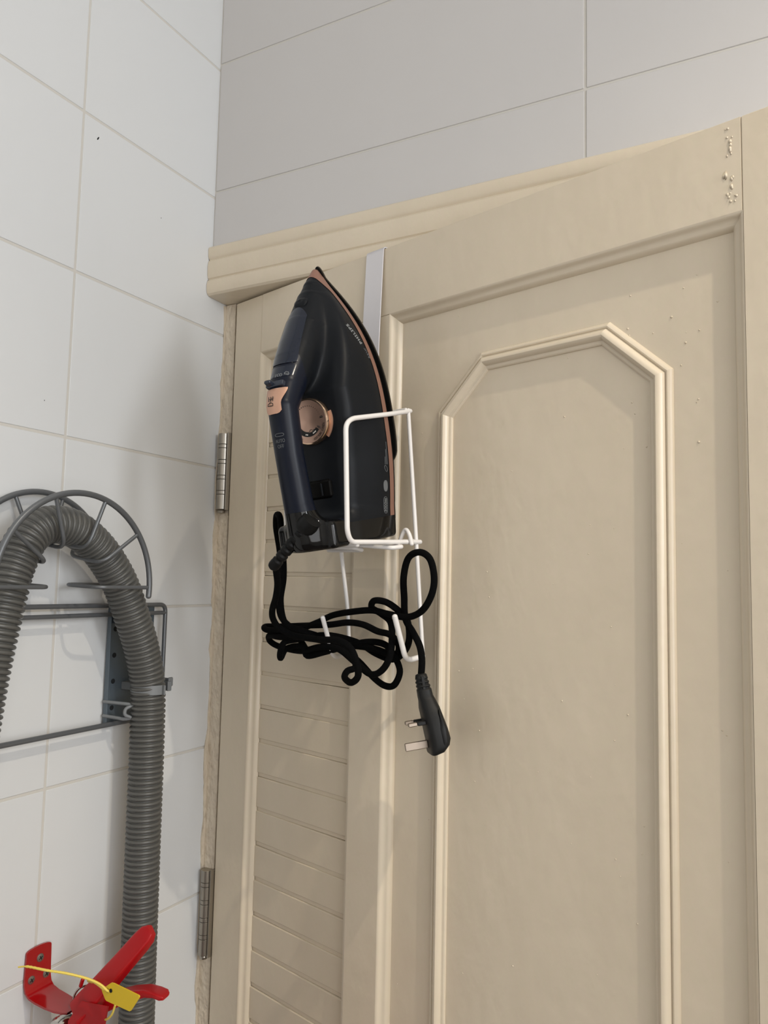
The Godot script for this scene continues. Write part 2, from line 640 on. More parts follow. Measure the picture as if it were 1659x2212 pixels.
func materials() -> void:
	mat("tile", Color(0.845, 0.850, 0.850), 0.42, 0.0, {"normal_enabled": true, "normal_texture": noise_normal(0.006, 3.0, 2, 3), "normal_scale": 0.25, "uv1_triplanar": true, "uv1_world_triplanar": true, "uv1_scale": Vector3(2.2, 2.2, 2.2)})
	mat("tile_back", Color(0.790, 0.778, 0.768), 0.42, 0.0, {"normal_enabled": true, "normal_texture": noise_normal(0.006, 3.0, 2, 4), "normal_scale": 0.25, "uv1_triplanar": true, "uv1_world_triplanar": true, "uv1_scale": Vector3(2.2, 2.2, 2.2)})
	mat("grout", Color(0.80, 0.785, 0.755), 0.9)
	var brush := noise_normal(0.03, 6.0, 4, 11)
	mat("paint", Color.WHITE, 0.27, 0.0, {"albedo_texture": noise_tint(0.010, Color(0.840, 0.786, 0.698), Color(0.858, 0.805, 0.717), 5), "normal_enabled": true, "normal_texture": brush, "normal_scale": 0.07, "uv1_triplanar": true, "uv1_world_triplanar": true, "uv1_scale": Vector3(3.0, 1.6, 3.0)})
	mat("paint_old", Color.WHITE, 0.55, 0.0, {"albedo_texture": noise_tint(0.03, Color(0.79, 0.735, 0.66), Color(0.85, 0.80, 0.715), 6), "normal_enabled": true, "normal_texture": noise_normal(0.05, 8.0, 4, 12), "normal_scale": 0.4, "uv1_triplanar": true, "uv1_world_triplanar": true, "uv1_scale": Vector3(4.0, 2.0, 4.0)})
	mat("plaster", Color(0.92, 0.91, 0.89), 0.9)  # unseen walls and ceiling, kept pale so they bounce more light
	mat("floor_tile", Color(0.32, 0.235, 0.17), 0.5)  # unseen floor, colour chosen to make the bounced light dim and warm
	mat("window_frame", Color(0.85, 0.85, 0.84), 0.4)
	mat("glass", Color(0.9, 0.95, 0.97, 0.08), 0.02, 0.0, {"transparency": BaseMaterial3D.TRANSPARENCY_ALPHA})
	mat("lamp_glow", Color(1, 0.97, 0.92), 0.5, 0.0, {"emission_enabled": true, "emission": Color(1.0, 0.95, 0.86), "emission_energy_multiplier": 6.0})
	mat("lamp_base", Color(0.9, 0.9, 0.88), 0.4)
	mat("rack_white", Color(0.90, 0.885, 0.87), 0.32)
	mat("strap_metal", Color(0.87, 0.86, 0.87), 0.42, 0.0)
	mat("hinge_steel", Color(0.66, 0.635, 0.595), 0.32, 0.95)
	mat("hinge_dark", Color(0.20, 0.18, 0.16), 0.5, 0.6)
	mat("iron_black", Color(0.085, 0.094, 0.108), 0.40, 0.0, {"metallic_specular": 0.26})
	mat("iron_navy", Color(0.060, 0.080, 0.130), 0.34, 0.0, {"metallic_specular": 0.32})
	mat("iron_tank", Color(0.085, 0.110, 0.165), 0.12, 0.0, {"metallic_specular": 0.35, "clearcoat_enabled": true, "clearcoat": 0.35, "clearcoat_roughness": 0.05})
	mat("slider_blue", Color(0.15, 0.175, 0.225), 0.2)
	mat("iron_gloss", Color(0.055, 0.056, 0.058), 0.10, 0.0, {"metallic_specular": 0.4})
	mat("iron_base", Color(0.060, 0.058, 0.056), 0.5, 0.0, {"metallic_specular": 0.2})
	mat("rose", Color(0.62, 0.465, 0.405), 0.42, 0.5)
	mat("rose_button", Color(0.78, 0.615, 0.525), 0.36, 0.5)
	mat("rose_dial", Color(0.77, 0.635, 0.565), 0.34, 0.75, {"anisotropy_enabled": true, "anisotropy": 0.75})
	mat("dial_rim", Color(0.82, 0.70, 0.60), 0.16, 0.95)
	mat("sole", Color(0.42, 0.39, 0.35), 0.30, 0.7)
	mat("print_grey", Color(0.52, 0.53, 0.53), 0.6)
	mat("print_dim", Color(0.38, 0.39, 0.40), 0.6)
	mat("print_black", Color(0.05, 0.05, 0.05), 0.6)
	mat("print_white", Color(0.85, 0.83, 0.80), 0.6)
	mat("cord", Color(0.030, 0.031, 0.033), 0.9, 0.0, {"metallic_specular": 0.2, "normal_enabled": true, "normal_texture": noise_normal(0.12, 10.0, 2, 21), "normal_scale": 0.8, "uv1_triplanar": true, "uv1_scale": Vector3(24, 24, 24)})
	mat("rubber", Color(0.070, 0.071, 0.072), 0.5, 0.0, {"metallic_specular": 0.3})
	mat("plug_black", Color(0.095, 0.096, 0.095), 0.48, 0.0, {"metallic_specular": 0.35})
	mat("pin_metal", Color(0.62, 0.57, 0.52), 0.42, 0.8)
	mat("hose", Color(0.340, 0.338, 0.325), 0.36)
	mat("holder", Color(0.40, 0.41, 0.42), 0.36, 0.35)
	mat("holder_plate", Color(0.36, 0.40, 0.43), 0.42, 0.3)
	mat("clip_grey", Color(0.46, 0.47, 0.475), 0.45)
	mat("hole", Color(0.08, 0.09, 0.10), 0.9)
	mat("red", Color(0.66, 0.045, 0.075), 0.34)
	mat("red_gloss", Color(0.62, 0.030, 0.055), 0.16, 0.0, {"clearcoat_enabled": true, "clearcoat": 0.5, "clearcoat_roughness": 0.1})
	mat("chrome", Color(0.80, 0.79, 0.77), 0.12, 1.0)
	mat("screw", Color(0.62, 0.61, 0.58), 0.35, 0.9)
	mat("yellow", Color(0.86, 0.73, 0.16), 0.45)
	mat("yellow_tie", Color(0.90, 0.80, 0.36), 0.5)

# ---------------------------------------------------------------- room
func tiles(parent: Node3D, xs: Array, ys: Array, along: Vector3, out: Vector3, m: Material, skip: Callable) -> void:
	var gap := 0.0015
	var cache := {}
	for i in xs.size() - 1:
		for j in ys.size() - 1:
			if skip.call(xs[i], xs[i + 1], ys[j], ys[j + 1]):
				continue
			var w: float = xs[i + 1] - xs[i] - gap * 2.0
			var hh: float = ys[j + 1] - ys[j] - gap * 2.0
			var key := "%.4f %.4f" % [w, hh]
			if not cache.has(key):
				var mb := MB.new()
				rbox(mb, Vector3.ZERO, (along * w).abs() + Vector3(0, hh, 0) + out.abs() * 0.008, 0.0009)
				cache[key] = mb.mesh()
			var o := put("tile", cache[key], m, parent)
			o.position = along * (xs[i] + xs[i + 1]) * 0.5 + Vector3(0, (ys[j] + ys[j + 1]) * 0.5, 0) - out * 0.004

func build_room() -> void:
	var top := 3.11
	# left wall: tiled, runs into the recess beside the door
	var wl := root("wall_left")
	tag(wl, "white tiled wall with pale joints beside the hinge side of the door", "wall", "structure")
	var mb := MB.new()
	box_lim(mb, Vector3(-0.15, 0.0, -0.30), Vector3(-0.0008, top, 2.75), 0.001)
	put("slab", mb, M.grout, wl)
	var ys := []
	for k in range(-11, 4):
		ys.append(2.1583 + 0.2 * k)
	ys.push_front(0.0)
	ys.append(top)
	tiles(wl, [-0.045, 0.2369, 0.8369, 1.4369, 2.0369, 2.6369], ys, Vector3(0, 0, 1), Vector3(1, 0, 0), M.tile, func(_a, _b, _c, _d): return false)
	mb = MB.new()
	for q in [[2.1356, 0.2148, 0.0018, 1.6, -0.5], [1.7949, 0.2684, 0.0008, 1.0, 0.0], [2.0818, 0.1042, 0.0008, 1.0, 0.0]]:
		lathe(mb, [Vector2(q[2], 0.0), Vector2(q[2] * 0.8, 0.0003), Vector2(0.0, 0.0004)], 10, Transform3D(Basis(Vector3.RIGHT, q[4]) * Basis(Vector3.BACK, -PI * 0.5) * Basis.from_scale(Vector3(q[3], 1.0, 0.5)), Vector3(0.0, q[0], q[1])))
	put("chip", mb, M.hole, wl).set_meta("kind", "stuff")
	# back wall over and beside the door opening
	var wb := root("wall_back")
	tag(wb, "white tiled wall above the cream door frame", "wall", "structure")
	mb = MB.new()
	box_lim(mb, Vector3(-0.0012, 2.020, -0.14), Vector3(2.2, top, -0.0012), 0.0)
	box_lim(mb, Vector3(0.900, 0.0, -0.14), Vector3(2.2, 2.020, -0.0012), 0.0)
	put("slab", mb, M.grout, wb)
	var yb := [0.0]
	for k in range(-10, 4):
		yb.append(2.1662 + 0.2 * k)
	yb.append(top)
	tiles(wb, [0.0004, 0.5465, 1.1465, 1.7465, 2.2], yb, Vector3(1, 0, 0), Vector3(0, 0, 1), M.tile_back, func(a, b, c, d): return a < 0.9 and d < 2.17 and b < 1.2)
	# cut tiles of the row that the door head breaks into, and beside the opening
	for r in [[0.0004, 0.5465, 2.022, 2.1662], [0.5465, 1.1465, 2.022, 2.1662]]:
		mb = MB.new()
		box_lim(mb, Vector3(r[0] + 0.0011, r[2], -0.008), Vector3(r[1] - 0.0011, r[3] - 0.0011, 0.0), 0.0009)
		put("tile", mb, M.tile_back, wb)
	for k in range(0, yb.size() - 1):
		if yb[k + 1] < 2.1:
			mb = MB.new()
			box_lim(mb, Vector3(0.902, yb[k] + 0.0011, -0.008), Vector3(1.1454, minf(yb[k + 1], 2.02) - 0.0011, 0.0), 0.0009)
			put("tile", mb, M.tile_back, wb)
	# unseen wall added behind the door to stop light leaking in
	var wp := root("wall_added_block")
	tag(wp, "plain unseen wall added behind the door to block stray light", "wall", "structure")
	mb = MB.new()
	box_lim(mb, Vector3(-0.15, 0.0, -0.40), Vector3(2.2, top, -0.30), 0.0)
	box_lim(mb, Vector3(1.3, 0.0, -0.30), Vector3(1.4, top, -0.14), 0.0)
	put("slab", mb, M.plaster, wp)
	# right wall with openings for the two unseen windows
	var wr := root("wall_right")
	tag(wr, "plain white wall with two unseen windows, out of the picture on the right", "wall", "structure")
	mb = MB.new()
	box_lim(mb, Vector3(2.2, 0.0, -0.40), Vector3(2.32, top, 0.57), 0.0)
	box_lim(mb, Vector3(2.2, 0.0, 0.83), Vector3(2.32, top, 0.95), 0.0)
	box_lim(mb, Vector3(2.2, 0.0, 2.35), Vector3(2.32, top, 2.75), 0.0)
	box_lim(mb, Vector3(2.2, 0.0, 0.57), Vector3(2.32, 1.63, 0.83), 0.0)
	box_lim(mb, Vector3(2.2, 2.47, 0.57), Vector3(2.32, top, 0.83), 0.0)
	box_lim(mb, Vector3(2.2, 0.0, 0.95), Vector3(2.32, 0.97, 2.35), 0.0)
	box_lim(mb, Vector3(2.2, 2.47, 0.95), Vector3(2.32, top, 2.35), 0.0)
	put("slab", mb, M.plaster, wr)
	var wn := root("window_1")  # out of view, lights the room from the right
	tag(wn, "white framed window in the right wall, out of view, placed to light the left wall", "window", "structure")
	mb = MB.new()
	for z in [0.97, 1.65, 2.33]:
		rbox(mb, Vector3(2.26, 1.72, z), Vector3(0.05, 1.5, 0.04), 0.003)
	for y in [0.99, 2.45]:
		rbox(mb, Vector3(2.26, y, 1.65), Vector3(0.05, 0.04, 1.4), 0.003)
	put("window_frame", mb, M.window_frame, wn)
	for z in [1.31, 1.99]:
		mb = MB.new()
		rbox(mb, Vector3(2.26, 1.72, z), Vector3(0.004, 1.42, 0.64), 0.0)
		put("pane", mb, M.glass, wn)
	var ws := root("window_2")  # out of view, stands where the grazing side light comes from
	tag(ws, "narrow white framed window in the right wall, out of view, placed to light the left wall past the iron", "window", "structure")
	mb = MB.new()
	for z in [0.58, 0.82]:
		rbox(mb, Vector3(2.26, 2.05, z), Vector3(0.05, 0.84, 0.02), 0.003)
	for y in [1.64, 2.46]:
		rbox(mb, Vector3(2.26, y, 0.70), Vector3(0.05, 0.02, 0.26), 0.003)
	put("window_frame", mb, M.window_frame, ws)
	mb = MB.new()
	rbox(mb, Vector3(2.26, 2.05, 0.70), Vector3(0.004, 0.80, 0.22), 0.0)
	put("pane", mb, M.glass, ws)
	var wf := root("wall_front")
	tag(wf, "plain white wall behind the viewer", "wall", "structure")
	mb = MB.new()
	box_lim(mb, Vector3(-0.15, 0.0, 2.75), Vector3(2.32, top, 2.85), 0.0)
	put("slab", mb, M.plaster, wf)
	var fl := root("floor")
	tag(fl, "brown tiled floor of the utility room, out of view, dims and warms the light from below", "floor", "structure")
	mb = MB.new()
	box_lim(mb, Vector3(-0.15, -0.1, -0.40), Vector3(2.32, 0.0, 2.85), 0.0)
	put("slab", mb, M.floor_tile, fl)
	var ce := root("ceiling")
	tag(ce, "plain white ceiling", "ceiling", "structure")
	mb = MB.new()
	box_lim(mb, Vector3(-0.15, top, -0.40), Vector3(2.32, top + 0.1, 2.85), 0.0)
	put("slab", mb, M.plaster, ce)
	# unseen ceiling lamp, out of view: a round downlight with a white rim
	var la := root("unseen_ceiling_lamp", Transform3D(Basis.IDENTITY, Vector3(1.40, top, 0.645)))
	tag(la, "round white downlight under the ceiling, out of view, placed to light the door", "lamp")
	mb = MB.new()
	lathe(mb, [Vector2(0.046, -0.034), Vector2(0.050, -0.036), Vector2(0.056, -0.034), Vector2(0.058, -0.028), Vector2(0.058, -0.0005), Vector2(0.0, -0.0005)], 40)
	put("rim", mb, M.lamp_base, la)
	mb = MB.new()
	lathe(mb, [Vector2(0.0, -0.030), Vector2(0.046, -0.030), Vector2(0.047, -0.034)], 40)
	put("diffuser", mb, M.lamp_glow, la)
	# door head: moulded beam over the door
	var head := root("trim_1")
	tag(head, "cream painted moulded beam of the door frame above the door", "door frame", "structure")
	mb = MB.new()
	var prof := [Vector2(-0.005, 2.0800), Vector2(0.0065, 2.0800), Vector2(0.0084, 2.0780), Vector2(0.0090, 2.0740), Vector2(0.0084, 2.0650), Vector2(0.0072, 2.0622), Vector2(0.0056, 2.0606), Vector2(0.0056, 2.0598), Vector2(0.0078, 2.0580), Vector2(0.0092, 2.0500), Vector2(0.0088, 2.0380), Vector2(0.0076, 2.0326), Vector2(0.0058, 2.0310), Vector2(0.0058, 2.0302), Vector2(0.0084, 2.0284), Vector2(0.0098, 2.0220), Vector2(0.0096, 2.0140), Vector2(0.0080, 2.0095), Vector2(0.0050, 2.0070), Vector2(0.0010, 2.0064), Vector2(-0.0400, 2.0058), Vector2(-0.0400, 2.0200)]
	for i in prof.size() - 1:
		var n0 := prof_normal(prof, i, i, 0.5)
		var n1 := prof_normal(prof, i, i + 1, 0.5)
		var x0 := 0.0006
		var x1 := 0.96
		mb.quad(Vector3(x0, prof[i].y, prof[i].x), Vector3(x1, prof[i].y, prof[i].x), Vector3(x1, prof[i + 1].y, prof[i + 1].x), Vector3(x0, prof[i + 1].y, prof[i + 1].x), Vector3(0, -n0.y, -n0.x), Vector3(0, -n0.y, -n0.x), Vector3(0, -n1.y, -n1.x), Vector3(0, -n1.y, -n1.x))
		mb.tri(Vector3(x0, 2.04, -0.003), Vector3(x0, prof[i].y, prof[i].x), Vector3(x0, prof[i + 1].y, prof[i + 1].x), Vector3.LEFT, Vector3.LEFT, Vector3.LEFT)
		mb.tri(Vector3(x1, 2.04, -0.003), Vector3(x1, prof[i].y, prof[i].x), Vector3(x1, prof[i + 1].y, prof[i + 1].x), Vector3.RIGHT, Vector3.RIGHT, Vector3.RIGHT)
	put("beam", mb, M.paint, head)
	mb = MB.new()
	box_lim(mb, Vector3(0.0, 2.0058, -0.14), Vector3(0.96, 2.0200, -0.040), 0.0)
	put("stop", mb, M.paint_old, head)
	# jamb: narrow strip with a ragged painted edge against the tiles
	var jamb := root("trim_2")
	tag(jamb, "narrow cream door jamb with ragged flaking edge behind the hinges", "door frame", "structure")
	var rng := RandomNumberGenerator.new()
	rng.seed = 77
	mb = MB.new()
	box_lim(mb, Vector3(0.0005, 0.0, -0.14), Vector3(0.0205, 2.0055, -0.0335), 0.0012)
	put("strip", mb, M.paint_old, jamb)
	mb = MB.new()
	var y := 0.0
	var pw := 0.004
	while y < 2.0:
		var st := rng.randf_range(0.006, 0.03)
		var nw := clampf(pw + rng.randf_range(-0.0022, 0.0022), 0.0016, 0.0075)
		if rng.randf() < 0.12:
			nw = rng.randf_range(0.0010, 0.0085)
		var y2 := minf(y + st, 2.004)
		var z0 := -0.0335 + pw
		var z1 := -0.0335 + nw
		# a crust of paint lapping onto the tile
		mb.flat(Vector3(0.0016, y, -0.034), Vector3(0.0016, y2, -0.034), Vector3(0.0016, y2, z1), Vector3(0.0016, y, z0), Vector3.RIGHT)
		mb.flat(Vector3(0.0, y, z0), Vector3(0.0, y2, z1), Vector3(0.0016, y2, z1), Vector3(0.0016, y, z0), Vector3.BACK)
		if absf(nw - pw) > 0.002:
			mb.flat(Vector3(0.0, y2, -0.034), Vector3(0.0016, y2, -0.034), Vector3(0.0016, y2, z1), Vector3(0.0, y2, z1), Vector3.UP)
		y = y2
		pw = nw
	put("paint_edge", mb, M.paint_old, jamb)
	var jr := root("trim_3")
	tag(jr, "cream door jamb on the latch side, outside the picture", "door frame", "structure")
	mb = MB.new()
	box_lim(mb, Vector3(0.86, 0.0, -0.14), Vector3(0.94, 2.0055, 0.0085), 0.002)
	put("strip", mb, M.paint, jr)

# ---------------------------------------------------------------- door (x across from the hinges, y up, z out to the viewer)
func build_door() -> void:
	var d := root("door_1", door_xf)
	tag(d, "cream painted wooden door, ajar, with a slatted panel and an octagonal moulded panel", "door", "structure")
	var bot := 0.04
	var top := 2.0030
	var pt := 1.9185
	var mb := MB.new()
	box_lim(mb, Vector3(0.0006, bot, -0.040), Vector3(0.0618, top, 0.0), 0.0012)
	put("stile", mb, M.paint, d)
	mb = MB.new()
	box_lim(mb, Vector3(0.2575, 0.30, -0.038), Vector3(0.3095, pt, 0.0), 0.0008)
	put("stile", mb, M.paint, d)
	mb = MB.new()
	box_lim(mb, Vector3(0.7135, bot, -0.040), Vector3(0.805, top, 0.0), 0.0012)
	put("stile", mb, M.paint, d)
	for r in [[pt, top], [bot, 0.30]]:
		mb = MB.new()
		box_lim(mb, Vector3(0.0616, r[0], -0.0395), Vector3(0.7137, r[1], -0.0001), 0.0008)
		put("rail", mb, M.paint, d)
	# slatted panel
	var k := 0
	var yy := 1.5628 + 0.04505 * 7.7
	yy = 1.5628 + 0.04505 * 7.0
	mb = MB.new()
	rbox(mb, Vector3.ZERO, Vector3(0.196, 0.0443, 0.012), 0.0010)
	var slat := MB.new()
	slat_shape(slat, 0.198, 0.04505)
	var slat_mesh := slat.mesh()
	while yy > 0.34:
		var o := put("slat", slat_mesh, M.paint, d)
		o.position = Vector3(0.1597, yy + 0.0172, -0.0112)
		o.rotation.z = [0.0, 0.004, -0.003, 0.002][k % 4]
		yy -= 0.04505
		k += 1
	mb = MB.new()
	box_lim(mb, Vector3(0.060, 0.29, -0.036), Vector3(0.259, 1.93, -0.026), 0.0)
	put("backing", mb, M.paint_old, d)
	# big flat panel
	mb = MB.new()
	box_lim(mb, Vector3(0.305, 0.29, -0.034), Vector3(0.718, 1.925, -0.0120), 0.0)
	put("panel", mb, M.paint, d)
	# sloping mouldings round both recesses
	var cove := [Vector2(-0.0006, -0.0001), Vector2(0.0006, -0.0004), Vector2(0.0018, -0.0014), Vector2(0.0026, -0.0028), Vector2(0.0036, -0.0044), Vector2(0.0054, -0.0056), Vector2(0.0072, -0.0062), Vector2(0.0082, -0.0066), Vector2(0.0094, -0.0080), Vector2(0.0108, -0.0102), Vector2(0.0114, -0.0125)]
	frame_mould(d, 0.0618, 0.2575, 0.30, pt, cove)
	frame_mould(d, 0.3095, 0.7135, 0.30, pt, cove)
	# octagonal moulding on the flat panel
	var oc := [Vector2(0.3772, 0.42), Vector2(0.3772, 1.7915), Vector2(0.4372, 1.8502), Vector2(0.5873, 1.8518), Vector2(0.6482, 1.7955), Vector2(0.6482, 0.42), Vector2(0.590, 0.36), Vector2(0.437, 0.36)]
	var op := [Vector2(-0.0002, -0.001), Vector2(0.0000, 0.0004), Vector2(0.0012, 0.0022), Vector2(0.0026, 0.0035), Vector2(0.0042, 0.0042), Vector2(0.0054, 0.0038), Vector2(0.0061, 0.0026), Vector2(0.0066, 0.0026), Vector2(0.0076, 0.0050), Vector2(0.0092, 0.0074), Vector2(0.0114, 0.0089), Vector2(0.0134, 0.0090), Vector2(0.0152, 0.0078), Vector2(0.0166, 0.0054), Vector2(0.0172, 0.0034), Vector2(0.0178, 0.0030), Vector2(0.0200, 0.0028), Vector2(0.0212, 0.0018), Vector2(0.0214, -0.001)]
	for i in 8:
		var a: Vector2 = oc[i]
		var b: Vector2 = oc[(i + 1) % 8]
		var sa := mitre(oc[(i + 7) % 8], a, b)
		var sb := mitre(a, b, oc[(i + 2) % 8])
		mb = MB.new()
		mould(mb, Vector3(a.x, a.y, -0.012), Vector3(b.x, b.y, -0.012), Vector3(sa.x, sa.y, 0), Vector3(sb.x, sb.y, 0), Vector3.BACK, op)
		put("moulding", mb, M.paint, d)
	# blobs and runs of old paint
	var rng := RandomNumberGenerator.new()
	rng.seed = 5
	mb = MB.new()
	for q in [[0.7010, 1.992, 3, 1.0], [0.7060, 1.982, 3, 1.5], [0.7035, 1.972, 4, 2.2], [0.7000, 1.955, 3, 3.0], [0.7065, 1.946, 4, 2.0], [0.7030, 1.934, 4, 1.2], [0.7080, 1.930, 3, 1.2]]:
		for i in q[2]:
			blob(mb, Vector3(q[0] + rng.randf_range(-0.0020, 0.0020), q[1] + rng.randf_range(-0.005, 0.005), 0.0), rng.randf_range(0.0006, 0.0015), q[3])
	for i in 70:
		blob(mb, Vector3(rng.randf_range(0.33, 0.70), rng.randf_range(1.05, 1.90), -0.012), rng.randf_range(0.0004, 0.0009))
	for i in 14:
		blob(mb, Vector3(rng.randf_range(0.59, 0.69), rng.randf_range(1.70, 1.89), -0.012), rng.randf_range(0.0006, 0.0014))
	put("paint_blobs", mb, M.paint, d).set_meta("kind", "stuff")
	# hinges
	for hy in [[1.697, 1.8085], [1.0790, 1.1930]]:
		var hg := part("hinge", d, Transform3D(Basis.IDENTITY, Vector3(-0.0112, hy[0], 0.0045)))
		hg.set_meta("label", "brushed steel butt hinge with ringed barrel")
		var hh: float = hy[1] - hy[0]
		var cuts := [0.0, 0.195, 0.245, 0.395, 0.445, 0.60, 0.65, 0.805, 0.855, 1.0]
		for i in 9:
			mb = MB.new()
			var lo: float = cuts[i] * hh + 0.0003
			var hi: float = cuts[i + 1] * hh - 0.0003
			var r := 0.0078 if i % 2 == 0 else 0.00775
			lathe(mb, [Vector2(0.0, lo), Vector2(r - 0.0002, lo), Vector2(r, lo + 0.0002), Vector2(r, hi - 0.0002), Vector2(r - 0.0002, hi), Vector2(0.0, hi)], 28)
			put("knuckle", mb, M.hinge_steel, hg)
		mb = MB.new()
		lathe(mb, [Vector2(0.0, -0.005), Vector2(0.0050, -0.005), Vector2(0.0058, -0.002), Vector2(0.0045, 0.0), Vector2(0.0045, 0.001), Vector2(0.0, 0.001)], 24)
		put("pin", mb, M.hinge_steel, hg)
		mb = MB.new()
		box_lim(mb, Vector3(0.0085, -0.001, -0.030), Vector3(0.0112, hh + 0.001, 0.0012), 0.0003)
		put("leaf", mb, M.hinge_steel, hg)

func slat_shape(mb: MB, w: float, h: float) -> void:
	# a board whose long edges slope back into the grooves
	var pr := [Vector2(-0.010, -h * 0.5 + 0.0001), Vector2(-0.0021, -h * 0.5 + 0.0001), Vector2(-0.0018, -h * 0.5 + 0.0049), Vector2(-0.0004, -h * 0.5 + 0.0055), Vector2(0.0, -h * 0.5 + 0.0062), Vector2(0.0, h * 0.5 - 0.0012), Vector2(-0.0004, h * 0.5 - 0.0005), Vector2(-0.0012, h * 0.5 - 0.0001), Vector2(-0.010, h * 0.5 - 0.0001)]
	for i in pr.size() - 1:
		var n0 := prof_normal(pr, i, i, 0.5)
		var n1 := prof_normal(pr, i, i + 1, 0.5)
		mb.quad(Vector3(-w * 0.5, pr[i].y, pr[i].x), Vector3(w * 0.5, pr[i].y, pr[i].x), Vector3(w * 0.5, pr[i + 1].y, pr[i + 1].x), Vector3(-w * 0.5, pr[i + 1].y, pr[i + 1].x), Vector3(0, n0.y, n0.x), Vector3(0, n0.y, n0.x), Vector3(0, n1.y, n1.x), Vector3(0, n1.y, n1.x))

func mitre(a: Vector2, b: Vector2, c: Vector2) -> Vector2:
	# across vector at b for a path a-b-c, pointing to the right of travel (inward for a path run clockwise)
	var d0 := (b - a).normalized()
	var d1 := (c - b).normalized()
	var n0 := Vector2(d0.y, -d0.x)
	var n1 := Vector2(d1.y, -d1.x)
	var m := (n0 + n1).normalized()
	return m / m.dot(n0)

func frame_mould(d: Node3D, x0: float, x1: float, y0: float, y1: float, prof: Array) -> void:
	var c := [Vector2(x0, y0), Vector2(x0, y1), Vector2(x1, y1), Vector2(x1, y0)]
	for i in 4:
		var a: Vector2 = c[i]
		var b: Vector2 = c[(i + 1) % 4]
		var sa := mitre(c[(i + 3) % 4], a, b)
		var sb := mitre(a, b, c[(i + 2) % 4])
		var mb := MB.new()
		mould(mb, Vector3(a.x, a.y, 0), Vector3(b.x, b.y, 0), Vector3(sa.x, sa.y, 0), Vector3(sb.x, sb.y, 0), Vector3.BACK, prof)
		put("moulding", mb, M.paint, d)

func blob(mb: MB, c: Vector3, r: float, long := 1.0) -> void:
	var seg := 7
	for k in seg:
		var a := TAU * k / seg
		var b := TAU * (k + 1) / seg
		var da := Vector3(cos(a), sin(a) * long, 0)
		var db := Vector3(cos(b), sin(b) * long, 0)
		var n := Vector3.BACK
		mb.quad(c + da * r, c + db * r, c + db * r * 0.6 + n * r * 0.55, c + da * r * 0.6 + n * r * 0.55, da, db, (db + n).normalized(), (da + n).normalized())
		mb.tri(c + da * r * 0.6 + n * r * 0.55, c + db * r * 0.6 + n * r * 0.55, c + n * r * 0.75, (da + n).normalized(), (db + n).normalized(), n)

